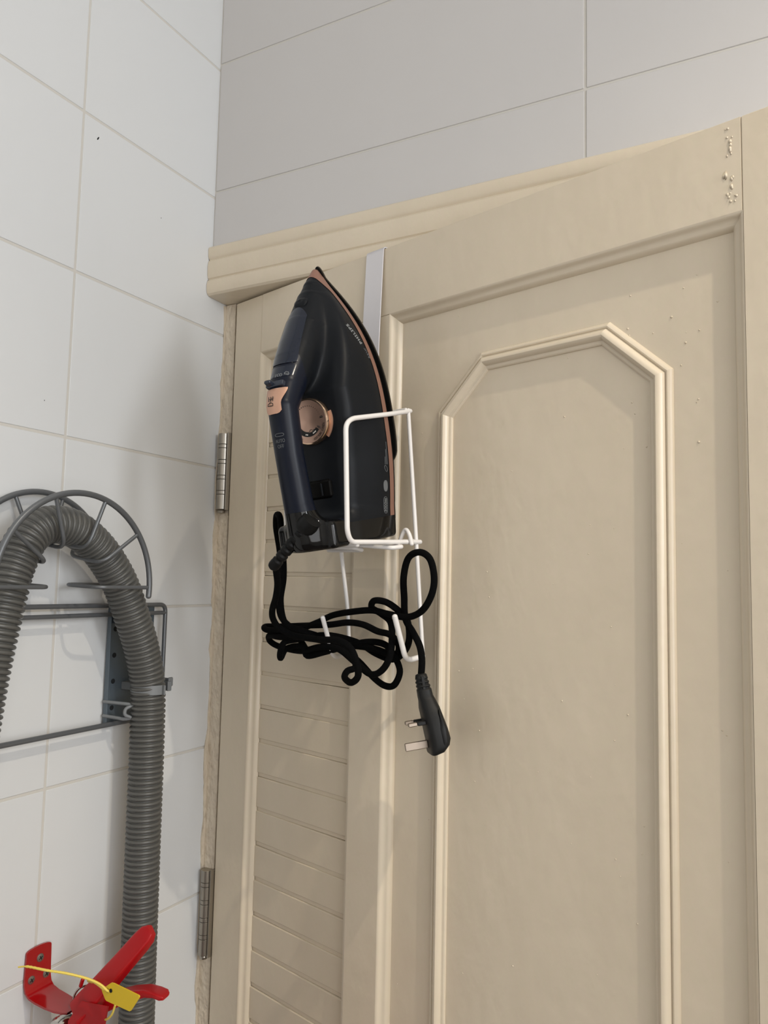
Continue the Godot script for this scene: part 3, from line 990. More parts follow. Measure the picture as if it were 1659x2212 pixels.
# ---------------------------------------------------------------- over-the-door rack
func build_rack() -> void:
	var base := Vector3(0.31, 1.511, 0.0)
	var r := root("iron_rack", door_xf * Transform3D(Basis.IDENTITY, base))
	tag(r, "white wire over-the-door rack with grey hanging strap and two cord hooks", "rack")
	var wr := 0.0024
	# strap: flat band bent over the top of the door
	var mb := MB.new()
	var sp := [Vector3(0, 1.955, -0.0425), Vector3(0, 2.0044, -0.0425), Vector3(0, 2.0044, 0.0012), Vector3(0, 1.96, 0.0030), Vector3(0, 1.88, 0.0062), Vector3(0, 1.80, 0.0062)]
	var path := fillet(sp, 0.004, 5)
	for i in path.size() - 1:
		var a := path[i]
		var b := path[i + 1]
		var t := (b - a).normalized()
		var nn := Vector3(0, -t.z, t.y) * -1.0
		nn = Vector3(0, t.z, -t.y)
		var l := Vector3(0.2706 - base.x, -base.y, 0)
		var rr := Vector3(0.2990 - base.x, -base.y, 0)
		var th := nn * 0.0012
		mb.flat(a + l + th, a + rr + th, b + rr + th, b + l + th, nn)
		mb.flat(a + l, a + rr, b + rr, b + l, -nn)
		mb.flat(a + l, a + l + th, b + l + th, b + l, Vector3.LEFT)
		mb.flat(a + rr, a + rr + th, b + rr + th, b + rr, Vector3.RIGHT)
	put("strap", mb, M.strap_metal, r)
	var W := func(pts: Array, rad: float, called: String, thick := 0.0):
		var q := []
		for p in pts:
			q.append(p - base)
		var m2 := MB.new()
		tube(m2, fillet(q, rad, 7), thick if thick > 0.0 else wr, 14)
		return put(called, m2, M.rack_white, r)
	# the two long back wires with the cross wire that hangs from the strap
	W.call([Vector3(0.2600, 1.5090, 0.004), Vector3(0.2540, 1.5670, 0.004), Vector3(0.2405, 1.6345, 0.004), Vector3(0.2250, 1.7960, 0.004), Vector3(0.2700, 1.8150, 0.0035)], 0.010, "back_wire")
	W.call([Vector3(0.3735, 1.5150, 0.004), Vector3(0.3609, 1.6438, 0.004), Vector3(0.3452, 1.7960, 0.004)], 0.02, "back_wire")
	W.call([Vector3(0.2250, 1.7950, 0.009), Vector3(0.3460, 1.7950, 0.009)], 0.01, "cross_wire")
	W.call([Vector3(0.2430, 1.6440, 0.009), Vector3(0.3610, 1.6440, 0.009)], 0.01, "cross_wire")
	# side guards: loops that stand out from the door and keep the iron in
	var gr: MeshInstance3D = W.call([Vector3(0.3440, 1.7957, -0.0010), Vector3(0.3552, 1.7828, 0.0450), Vector3(0.3625, 1.7655, 0.1118), Vector3(0.3662, 1.7570, 0.1240), Vector3(0.3660, 1.6475, 0.1178), Vector3(0.3646, 1.6378, 0.1105), Vector3(0.3622, 1.6436, -0.001)], 0.013, "side_guard", 0.0027)
	gr.set_meta("label", "near side guard loop in front of the iron's flank")
	W.call([Vector3(0.2240, 1.7940, 0.0005), Vector3(0.2530, 1.7700, 0.106), Vector3(0.2610, 1.6390, 0.109), Vector3(0.2410, 1.6400, -0.001)], 0.012, "side_guard", 0.0027)
	# shelf under the heel
	W.call([Vector3(0.2440, 1.6385, 0.094), Vector3(0.3630, 1.6355, 0.100)], 0.005, "shelf_wire", 0.0027)
	W.call([Vector3(0.2670, 1.6330, 0.050), Vector3(0.3225, 1.6325, 0.050), Vector3(0.3225, 1.6345, 0.062), Vector3(0.2670, 1.6362, 0.078)], 0.004, "shelf_wire")
	W.call([Vector3(0.3140, 1.6385, 0.066), Vector3(0.3660, 1.6345, 0.050), Vector3(0.3690, 1.6365, 0.036), Vector3(0.3230, 1.6400, 0.040)], 0.004, "shelf_wire")
	W.call([Vector3(0.2420, 1.6400, 0.020), Vector3(0.3500, 1.6405, 0.020), Vector3(0.3530, 1.6500, 0.020), Vector3(0.3590, 1.6580, 0.020), Vector3(0.3650, 1.6500, 0.020), Vector3(0.3680, 1.6400, 0.020)], 0.006, "shelf_wire")
	# cord hooks at the bottom of the back wires
	W.call([Vector3(0.2600, 1.5120, 0.004), Vector3(0.2650, 1.5090, 0.0360), Vector3(0.2700, 1.5560, 0.0592)], 0.010, "cord_hook", 0.0027)
	W.call([Vector3(0.3735, 1.5180, 0.004), Vector3(0.3700, 1.5135, 0.0280), Vector3(0.3700, 1.5618, 0.0478)], 0.010, "cord_hook", 0.0030)

# ---------------------------------------------------------------- the steam iron
func build_iron() -> void:
	var T := Basis(Vector3.BACK, 0.04922) * Basis(Vector3.RIGHT, 0.1904) * Basis(Vector3.UP, 0.24265)
	var xf := door_xf * Transform3D(T, Vector3(0.29593, 1.64632, 0.02794))
	var r := root("steam_iron", xf)
	tag(r, "black and rose gold steam iron standing in the white rack on the door", "iron")
	# ridge from the heel over the handle and down to the tip: (place, height seen on the outline, radius)
	for q in [[0.012, 0.1390, 0.0180], [0.050, 0.1405, 0.0155], [0.100, 0.1425, 0.0148], [0.150, 0.1435, 0.0158], [0.172, 0.1350, 0.0185], [0.195, 0.1215, 0.0215], [0.210, 0.1110, 0.0225], [0.234, 0.0925, 0.0220], [0.268, 0.0620, 0.0170], [0.286, 0.0440, 0.0105], [0.3055, 0.0210, 0.0035]]:
		chain_p.append(Vector2(q[0], q[1] - 1.767 * q[2]))
		chain_r.append(q[2])
	var soup := iron_soup()
	var c := cut(soup, func(p: Vector3): return p.z - (0.0095 - 0.0035 * smoothstep(0.285, 0.312, p.y)))
	put("heat_shield", c[0], M.iron_base, r)
	c = cut(c[1], func(p: Vector3): return p.y - (0.0235 + 0.018 * smoothstep(0.085, 0.105, p.z)))
	put("heel", swell(c[0], 0.0003), M.iron_gloss, r)
	c = cut(c[1], func(p: Vector3): return p.z - (0.0175 + 0.0012 * smoothstep(0.2, 0.1, p.y) + 0.012 * smoothstep(0.275, 0.312, p.y)))
	put("trim_band", swell(c[0], 0.0005), M.rose, r)
	var rest: MB = c[1]
	c = cut(rest, func(p: Vector3): return maxf(maxf(0.1945 - p.y, p.y - 0.2600 + 70.0 * p.x * p.x), maxf(0.030 - p.z, absf(p.x) - 0.0125 - 0.003 * (0.258 - p.y) / 0.06)))
	put("water_tank", swell(c[0], 0.0007), M.iron_tank, r)
	c = cut(c[1], func(p: Vector3): return maxf(maxf(p.y - 0.1680, 0.1425 - p.y + 40.0 * maxf(absf(p.x + 0.001) - 0.0045, 0.0) * maxf(absf(p.x + 0.001) - 0.0045, 0.0) * 4.0), maxf(0.112 - p.z, absf(p.x + 0.001) - 0.0088 - 0.0042 * smoothstep(0.152, 0.168, p.y))))
	var trig: MB = c[0]
	var body: MB = c[1]
	var tr := put("steam_trigger", swell(trig, 0.0016), M.rose_button, r)
	tr.set_meta("label", "rose gold steam trigger on the handle")
	c = cut(body, func(p: Vector3): return (0.086 + 0.010 * smoothstep(0.15, 0.19, p.y)) - p.z)
	var hand: MB = c[0]
	put("body", c[1], M.iron_black, r)
	c = cut(hand, func(p: Vector3): return maxf(absf(p.y - 0.1862) - 0.0056, maxf(0.098 - p.z, absf(p.x - 0.002) - 0.0135)))
	put("control_strip", swell(c[0], 0.0003), M.iron_tank, r)
	put("handle", c[1], M.iron_navy, r)
	# sole plate
	var mb := MB.new()
	var outline := PackedVector2Array()
	for k in 49:
		var a := lerpf(0.3158, IRON_A0, pow(k / 48.0, 1.4))
		outline.append(Vector2(maxf(sole_half(a), 0.0006 * (1.0 if k > 0 else 0.0)), a))
	outline.append(Vector2(0.0655, 0.104))
	for k in 7:
		var t := PI * 0.5 * k / 6.0
		outline.append(Vector2(0.049 + 0.0158 * cos(t), 0.098 - 0.018 * sin(t)))
	var lo := outline.size()
	for k in range(lo - 1, 0, -1):
		outline.append(Vector2(-outline[k].x, outline[k].y))
	plate(mb, outline, Vector3(0, 0, 0.0), Vector3.RIGHT, Vector3.UP, Vector3.BACK, 0.0014)
	upturn(mb)
	put("sole_plate", mb, M.sole, r)
	var inner := PackedVector2Array()
	for q in outline:
		inner.append(Vector2(q.x - signf(q.x) * minf(0.0006, absf(q.x) * 0.5), q.y - (0.0008 if q.y > 0.20 else -0.0004)))
	mb = MB.new()
	plate(mb, inner, Vector3(0, 0, 0.0013), Vector3.RIGHT, Vector3.UP, Vector3.BACK, 0.0022)
	upturn(mb)
	put("sole_gasket", mb, M.iron_base, r)
	# slider above the trigger: a dark blue lever whose end stands clear of the handle
	mb = MB.new()
	var g0 := onto_iron(Vector3(0.0, 0.1762, 0.13))
	var gn := iron_grad(g0).normalized()
	var gt := Vector3.RIGHT
	var gb := gn.cross(gt)
	rbox(mb, g0 + gn * 0.0004, Vector3(0.022, 0.0070, 0.0060), 0.0015, Basis(gt, gb, gn))
	rbox(mb, g0 + gn * 0.0055 + gt * -0.005, Vector3(0.009, 0.0055, 0.0085), 0.0025, Basis(gt, gb, gn))
	put("steam_slider", mb, M.slider_blue, r)
	mb = MB.new()
	var cap := []
	for k in 21:
		var t := TAU * k / 20.0
		cap.append(Vector3(0.0085 * cos(t) - 0.001, 0.2140 + 0.0095 * sin(t), 0.095))
	print_line(mb, cap, 0.00035)
	put("filler_cap", mb, M.iron_navy, r)
	mb = MB.new()
	var z0 := onto_iron(Vector3(0.001, 0.2665, 0.055))
	var zn := iron_grad(z0).normalized()
	var zb := zn.cross(Vector3.RIGHT)
	loft(mb, [super_ring(z0 - zn * 0.001, Vector3(0.0085, 0, 0), zb * 0.0075, 2.3, 24), super_ring(z0 + zn * 0.0010, Vector3(0.0075, 0, 0), zb * 0.0062, 2.3, 24), super_ring(z0 + zn * 0.0020, Vector3(0.0045, 0, 0), zb * 0.0036, 2.0, 24)])
	put("spray_nozzle", mb, M.iron_black, r)
	mb = MB.new()
	lathe(mb, [Vector2(0.0016, 0.0004), Vector2(0.0016, 0.0), Vector2(0.0, 0.0)], 14, Transform3D(basis_to(zn), z0 + zn * 0.0019))
	put("spray_hole", mb, M.hole, r)
	# control strip with print
	var s0 := onto_iron(Vector3(0.002, 0.1865, 0.12))
	var sn := iron_grad(s0).normalized()
	var sb := sn.cross(Vector3.RIGHT)
	lettering("ECO", 0.0034, s0 + Vector3(0.000, 0, 0) - sb * 0.002, Vector3.RIGHT, sb, M.print_grey, r, true)
	mb = MB.new()
	var cl := []
	for k in 13:
		var t := lerpf(-0.3, PI + 0.3, k / 12.0)
		cl.append(s0 + Vector3(0.0095, 0, 0) + Vector3.RIGHT * cos(t) * (0.0032 + 0.0005 * sin(t * 5.0)) + sb * (sin(t) * 0.0024 + 0.0006 * cos(t * 6.0) + 0.0002))
	print_line(mb, cl, 0.00035)
	for k in 3:
		var bx := s0 + Vector3(0.0078 + 0.0016 * k, 0, 0)
		print_line(mb, [bx - sb * 0.0012, bx + sb * 0.0005], 0.0003)
	for k in 2:
		var bx := s0 + Vector3(-0.0105 + 0.0016 * k, 0, 0)
		print_line(mb, [bx - sb * 0.0032, bx + sb * 0.0002], 0.0003)
	put("print", mb, M.print_grey, r).set_meta("kind", "stuff")
	# steam symbol on the trigger
	mb = MB.new()
	var t0 := onto_iron(Vector3(-0.002, 0.1545, 0.13))
	var tn := iron_grad(t0).normalized()
	var tb := tn.cross(Vector3.RIGHT)
	t0 += tn * 0.0018
	print_line(mb, [t0 + Vector3(-0.0030, 0, 0) - tb * 0.0045, t0 + Vector3(0.0026, 0, 0) - tb * 0.0045, t0 + Vector3(0.0026, 0, 0) - tb * 0.0022, t0 - tb * 0.0008, t0 + Vector3(-0.0028, 0, 0) - tb * 0.0022, t0 + Vector3(-0.0030, 0, 0) - tb * 0.0045], 0.0004, false)
	for k in 3:
		var x := Vector3(-0.0025 + 0.0025 * k, 0, 0)
		print_line(mb, [t0 + x + tb * 0.0005, t0 + x + tb * 0.0052], 0.0004, false)
	print_line(mb, [t0 + Vector3(-0.0026, 0, 0) + tb * 0.0028, t0 + Vector3(0.0026, 0, 0) + tb * 0.0028], 0.0003, false)
	put("print", mb, M.print_black, tr).set_meta("kind", "stuff")
	# auto-off mark on the handle
	lettering("AUTO", 0.0034, Vector3(0.0015, 0.1150, 0.132), Vector3.RIGHT, Vector3.UP, M.print_dim, r)
	lettering("OFF", 0.0034, Vector3(0.0015, 0.1095, 0.132), Vector3.RIGHT, Vector3.UP, M.print_dim, r)
	mb = MB.new()
	var pill := []
	for k in 17:
		var t := TAU * k / 16.0
		pill.append(Vector3(0.0015 + 0.0055 * signf(cos(t)) * pow(absf(cos(t)), 0.5), 0.1212 + 0.0015 * sin(t), 0.132))
	print_line(mb, pill, 0.0003)
	put("print", mb, M.print_dim, r).set_meta("kind", "stuff")
	# lettering along the flank
	lettering("PHILIPS", 0.0052, Vector3(0.047, 0.2250, 0.0285), Vector3(-0.30, 1, 0.42), Vector3(-0.3, 0, 1), M.print_grey, r, true, "Droid Sans", true)
	lettering("Azur", 0.0048, Vector3(0.055, 0.2030, 0.0200), Vector3(-0.25, 1, 0.34), Vector3(-0.3, 0, 1), M.print_dim, r)
	lettering("3000W", 0.0036, Vector3(0.052, 0.0360, 0.0270), Vector3(0.1, 1, -0.05), Vector3(-0.3, 0, 1), M.print_grey, r)
	mb = MB.new()
	pill = []
	for k in 25:
		var t := TAU * k / 24.0
		pill.append(Vector3(0.052, 0.0360 + 0.0092 * signf(cos(t)) * pow(absf(cos(t)), 0.45), 0.0270 + 0.0032 * signf(sin(t)) * pow(absf(sin(t)), 0.9)))
	print_line(mb, pill, 0.0003)
	for k in 3:
		print_line(mb, [Vector3(0.055, 0.080, 0.0215 + 0.002 * k), Vector3(0.056, 0.088 + 0.008 * (2 - k), 0.0210 + 0.002 * k)], 0.0003)
	var leaf := []
	for k in 9:
		var t := TAU * k / 8.0
		leaf.append(Vector3(0.055, 0.0755 + 0.0035 * cos(t), 0.0245 + 0.0022 * sin(t + 0.5)))
	print_line(mb, leaf, 0.0003)
	put("print", mb, M.print_dim, r).set_meta("kind", "stuff")
	# filled pill
	mb = MB.new()
	for k in 15:
		var a := 0.0508 + 0.0008 * k + 0.0004
		var half := 0.0034 * sqrt(maxf(1.0 - pow(absf(k - 7.0) / 7.6, 3.0), 0.02))
		var qd := []
		for e in [[-0.0005, -1], [0.0005, -1], [0.0005, 1], [-0.0005, 1]]:
			var s := onto_iron(Vector3(0.054, a + e[0], 0.0265 + half * e[1]), 3)
			var sg := iron_grad(s).normalized()
			qd.append(s + sg * 0.0003)
			qd.append(sg)
		mb.quad(qd[0], qd[2], qd[4], qd[6], qd[1], qd[3], qd[5], qd[7])
	put("print_patch", mb, M.print_dim, r)
	# temperature dial on the deck under the handle
	var dx := Transform3D(Basis(Vector3.RIGHT, Vector3.BACK, Vector3.DOWN), Vector3(0.0040, 0.1350, 0.0700))
	var dial := part("temperature_dial", r, dx)
	mb = MB.new()
	lathe(mb, [Vector2(0.0, -0.008), Vector2(0.0262, -0.008), Vector2(0.0262, 0.0025), Vector2(0.0256, 0.0035), Vector2(0.0, 0.0035)], 64)
	put("dial_base", mb, M.iron_black, dial)
	mb = MB.new()
	var sec := PackedVector2Array()
	for k in 15:
		var t := lerpf(-0.78, 0.30, k / 14.0)
		sec.append(Vector2(cos(t), -sin(t)) * 0.0278)
	for k in 15:
		var t := lerpf(0.30, -0.78, k / 14.0)
		sec.append(Vector2(cos(t), -sin(t)) * 0.0240)
	plate(mb, sec, Vector3(0, -0.004, 0), Vector3.RIGHT, Vector3.BACK, Vector3.UP, 0.0085)
	put("pointer", mb, M.rose_button, dial)
	mb = MB.new()
	lathe(mb, [Vector2(0.0226, 0.0100), Vector2(0.0240, 0.0098), Vector2(0.0248, 0.0086), Vector2(0.0250, 0.0060), Vector2(0.0250, 0.0040)].duplicate(), 72)
	put("dial_rim", mb, M.dial_rim, dial)
	mb = MB.new()
	lathe(mb, [Vector2(0.0227, 0.0100), Vector2(0.0200, 0.0100), Vector2(0.0100, 0.0100), Vector2(0.0001, 0.0100)], 72)
	put("dial_face", mb, M.rose_dial, dial)
	var top := 0.0101
	var P := func(rad: float, deg: float) -> Vector3: return Vector3(cos(deg_to_rad(deg)) * rad, top, -sin(deg_to_rad(deg)) * rad)
	mb = MB.new()
	for k in 12:
		var a: float = 118.0 - k * 9.0
		rbox(mb, P.call(0.0166, a), Vector3(1, 0.3, 1) * lerpf(0.0011, 0.0005, k / 11.0), 0.0002)
	print_line(mb, [P.call(0.0160, 6), P.call(0.0195, 6)], 0.0005, false)
	print_line(mb, [P.call(0.0162, 10), P.call(0.0195, 10)], 0.0003, false)
	for k in 3:
		print_line(mb, [P.call(0.0130 + 0.0016 * k, -27), P.call(0.0144 + 0.0016 * k, -33)], 0.0004, false)
	for arc in [[0.0140, -38.0, -165.0, 0.0022], [0.0114, -60.0, -52.0, 0.0004], [0.0114, -90.0, -165.0, 0.0004]]:
		for k in 14:
			var a0: float = lerpf(arc[1], arc[2], k / 14.0)
			var a1: float = lerpf(arc[1], arc[2], (k + 1) / 14.0)
			mb.flat(P.call(arc[0] - arc[3], a0), P.call(arc[0] + arc[3], a0), P.call(arc[0] + arc[3], a1), P.call(arc[0] - arc[3], a1), Vector3.UP)
	var hx := []
	for k in 7:
		hx.append(P.call(0.0112, -75.0) + Vector3(cos(k * PI / 3.0), 0, sin(k * PI / 3.0)) * 0.0021)
	print_line(mb, hx, 0.0003, false)
	put("print", mb, M.print_black, dial).set_meta("kind", "stuff")
	mb = MB.new()
	for a in [-55.0, -61.5, -68.0, -100.0, -107.0, -140.0]:
		rbox(mb, P.call(0.0140, a) + Vector3(0, 0.0001, 0), Vector3(0.0014, 0.0004, 0.0014), 0.0002, Basis(Vector3.UP, deg_to_rad(a)))
	put("print_dots", mb, M.print_white, dial).set_meta("kind", "stuff")
	for word in [["COTTON", -76.0, -43.0], ["LINEN", -37.0, -12.0], ["SILK", -152.0, -115.0]]:
		var cnt: int = word[0].length()
		for k in cnt:
			var a := lerpf(word[1], word[2], (k + 0.5) / cnt)
			var u: Vector3 = -P.call(1.0, a) * Vector3(1, 0, 1)
			lettering(word[0][k], 0.0021, P.call(0.0203, a), u.cross(Vector3.UP) * 1.0, u, M.print_black, dial, false)
	# raised block with a slot behind the dial
	mb = MB.new()
	rbox(mb, Vector3(0.004, 0.062, 0.0735), Vector3(0.030, 0.020, 0.008), 0.003)
	put("vent_block", mb, M.iron_base, r)
	mb = MB.new()
	rbox(mb, Vector3(0.0085, 0.0615, 0.0790), Vector3(0.0022, 0.0135, 0.0016), 0.0006)
	put("vent_rib", mb, M.iron_black, r)
	# cord inlet: ribbed guard leaving the back of the handle
	var inv := xf.affine_inverse() * door_xf
	var ce := inv * Vector3(0.2900, 1.6125, 0.1490)
	var cs := Vector3(0.011, 0.027, 0.120)
	mb = MB.new()
	lathe(mb, [Vector2(0.0, -0.010), Vector2(0.0100, -0.009), Vector2(0.0112, -0.002), Vector2(0.0105, 0.003), Vector2(0.0085, 0.006), Vector2(0.0, 0.0065)], 32, Transform3D(basis_to((ce - cs).normalized()), cs))
	put("cord_swivel", mb, M.rubber, r)
	mb = MB.new()
	var gp := PackedVector3Array()
	var gr := PackedFloat32Array()
	var dirg := (ce - cs)
	for k in 57:
		var t := k / 56.0
		gp.append(cs + dirg * t)
		var rr := lerpf(0.0072, 0.0058, t)
		var ph := fmod(t * 7.0, 1.0)
		if t > 0.04 and t < 0.90 and ph > 0.55:
			rr -= 0.0017
		if t > 0.92:
			rr = 0.0062
		gr.append(rr)
	tube(mb, gp, 0.006, 20, gr)
	put("cord_guard", mb, M.rubber, r)
	# cord: one braided length bundled round the two hooks (places on the door in millimetres: across, up, out)
	var way := []
	for strand in [
		[[293, 1615, 150], [286, 1606, 142], [274, 1593, 130], [257, 1578, 118], [236, 1564, 105], [227, 1553, 96], [229, 1543, 88], [245, 1535, 80], [286, 1533, 78]],
		[[317, 1534, 78], [336, 1526, 78], [343, 1511, 76], [343, 1498, 74], [329, 1490, 70], [311, 1493, 62], [307, 1499, 54], [312, 1504, 46], [293, 1518, 40]],
		[[255, 1520, 36], [224, 1511, 34], [214, 1523, 40], [217, 1535, 52], [205, 1537, 62], [179, 1537, 66], [166, 1540, 58], [185, 1541, 50], [224, 1544, 44]],
		[[262, 1547, 40], [291, 1551, 40], [316, 1550, 40], [338, 1544, 40], [353, 1541, 36], [355, 1530, 24], [347, 1518, 18], [338, 1519, 22], [318, 1524, 30]],
		[[285, 1525, 34], [262, 1528, 46], [240, 1532, 60], [205, 1530, 66], [177, 1530, 60], [169, 1522, 52], [184, 1516, 48], [222, 1514, 48], [254, 1521, 48]],
		[[283, 1521, 46], [309, 1508, 44], [331, 1497, 42], [348, 1503, 42], [357, 1518, 40], [356, 1537, 36], [348, 1554, 30], [333, 1563, 30], [321, 1569, 32]],
		[[332, 1577, 40], [346, 1576, 36], [358, 1568, 30], [367, 1557, 24], [372, 1537, 26], [358, 1522, 18], [338, 1512, 14], [318, 1517, 20], [296, 1529, 30]],
		[[260, 1535, 44], [224, 1528, 58], [212, 1524, 66], [208, 1513, 68], [202, 1505, 62], [203, 1516, 54], [228, 1520, 50], [231, 1509, 46], [256, 1515, 42]],
		[[280, 1522, 36], [311, 1530, 30], [336, 1529, 26], [348, 1516, 22], [356, 1501, 22], [350, 1486, 24], [338, 1484, 26], [324, 1492, 30], [307, 1508, 36]],
		[[284, 1521, 40], [254, 1531, 41], [240, 1540, 66], [227, 1548, 78], [227, 1573, 86], [238, 1599, 92], [241, 1625, 96], [239, 1652, 98], [235, 1670, 98]],
		[[222, 1672, 92], [217, 1658, 88], [220, 1631, 84], [218, 1604, 80], [211, 1577, 76], [206, 1553, 66], [217, 1540, 52], [239, 1548, 40], [263, 1558, 36]],
		[[300, 1564, 36], [325, 1566, 34], [349, 1563, 34], [376, 1561, 34], [398, 1569, 36], [412, 1586, 38], [415, 1604, 38], [409, 1623, 38], [398, 1630, 42]],
		[[381, 1624, 40], [373, 1604, 38], [369, 1582, 32], [366, 1559, 26], [377, 1545, 26], [390, 1532, 30], [397, 1518, 34], [398, 1501, 36]]]:
		for p in strand:
			way.append(inv * (Vector3(p[0], p[1], p[2]) * 0.001))
	mb = MB.new()
	tube(mb, spline(way, 6), 0.0037, 12)
	put("cord", mb, M.cord, r)
	build_plug(r, inv)

# the toe of the sole curves up a little
func upturn(mb: MB) -> void:
	for i in mb.v.size():
		var p := mb.v[i]
		var t := clampf((p.y - 0.262) / 0.054, 0.0, 1.0)
		mb.v[i] = p + Vector3(0, 0, 0.0058 * t * t)

func basis_to(y: Vector3) -> Basis:
	var x := y.cross(Vector3.RIGHT)
	if x.length() < 0.1:
		x = y.cross(Vector3.BACK)
	x = x.normalized()
	return Basis(x, y, x.cross(y))

# three-pin plug hanging from the end of the cord
func build_plug(iron: Node3D, inv: Transform3D) -> void:
	var pin_dir := Vector3(-0.62, -0.16, 0.75).normalized()
	var axis := Vector3(0.16, -0.98, -0.06)
	axis = (axis - pin_dir * axis.dot(pin_dir)).normalized()
	var wide := pin_dir.cross(axis).normalized()
	var o := Vector3(0.3985, 1.5030, 0.0370)
	var pl := part("plug", iron, inv * Transform3D(Basis(pin_dir, axis, wide), o))
	# local: x along the pins, y down the body, z across
	var mb := MB.new()
	var rings := []
	for q in [[-0.001, 0.0, 0.0035, 0.0035, 2.0], [0.0, 0.0, 0.0058, 0.0060, 2.4], [0.003, 0.0, 0.0064, 0.0070, 2.6], [0.0045, 0.0, 0.0066, 0.0074, 2.8], [0.0050, 0.0, 0.0060, 0.0062, 2.8], [0.0064, 0.0, 0.0060, 0.0062, 2.8], [0.0071, 0.0, 0.0069, 0.0080, 2.8], [0.0085, -0.0002, 0.0070, 0.0082, 2.8], [0.0090, -0.0002, 0.0064, 0.0068, 2.8], [0.0104, -0.0003, 0.0064, 0.0068, 2.8], [0.0111, -0.0004, 0.0072, 0.0086, 2.9], [0.0125, -0.0005, 0.0073, 0.0088, 2.9], [0.0130, -0.0006, 0.0067, 0.0074, 2.9], [0.0144, -0.0006, 0.0067, 0.0074, 2.9], [0.0151, -0.0007, 0.0075, 0.0092, 3.0], [0.0170, -0.0008, 0.0076, 0.0096, 3.0], [0.022, -0.001, 0.0078, 0.0100, 3.0], [0.026, -0.002, 0.0084, 0.0118, 3.0], [0.034, -0.0030, 0.0098, 0.0175, 3.2], [0.044, -0.0045, 0.0102, 0.0205, 3.6], [0.056, -0.0060, 0.0110, 0.0225, 4.0], [0.066, -0.0070, 0.0112, 0.0228, 4.2], [0.072, -0.0060, 0.0102, 0.0226, 4.2], [0.078, -0.0028, 0.0072, 0.0215, 4.0], [0.0800, 0.0010, 0.0030, 0.0190, 3.6]]:
		rings.append(super_ring(Vector3(q[1], q[0], 0), Vector3(q[2], 0, 0), Vector3(0, 0, q[3]), q[4], 36))
	loft(mb, rings)
	put("plug_body", mb, M.plug_black, pl)
	mb = MB.new()
	rbox(mb, Vector3(0.0, 0.0115, 0.0060), Vector3(0.0032, 0.0200, 0.0050), 0.0006)
	put("strain_relief_rib", mb, M.plug_black, pl)
	mb = MB.new()
	loft(mb, [super_ring(Vector3(-0.0090, 0.040, 0.0180), Vector3(0.0004, 0.004, 0), Vector3(0, 0, 0.003), 2.0, 16), super_ring(Vector3(-0.0105, 0.055, 0.0212), Vector3(0.0035, 0, 0), Vector3(0, 0, 0.0022), 2.4, 16), super_ring(Vector3(-0.0108, 0.068, 0.0216), Vector3(0.0030, 0, 0), Vector3(0, 0, 0.0022), 2.4, 16), super_ring(Vector3(-0.0095, 0.074, 0.0206), Vector3(0.0008, 0, 0), Vector3(0, 0, 0.0012), 2.0, 16)])
	put("grip_rib", mb, M.plug_black, pl)
	# live and neutral pins with black sleeves
	for s in [-1.0, 1.0]:
		mb = MB.new()
		rbox(mb, Vector3(0.0090, 0.0475, s * 0.0111), Vector3(0.0090, 0.0040, 0.0064), 0.0007)
		put("pin_sleeve", mb, M.plug_black, pl)
		mb = MB.new()
		rbox(mb, Vector3(0.0182, 0.0475, s * 0.0111), Vector3(0.0094, 0.0039, 0.0063), 0.0009)
		put("pin", mb, M.pin_metal, pl)
	mb = MB.new()
	rbox(mb, Vector3(0.0160, 0.0700, 0.0), Vector3(0.0240, 0.0080, 0.0040), 0.0008)
	put("pin", mb, M.pin_metal, pl)

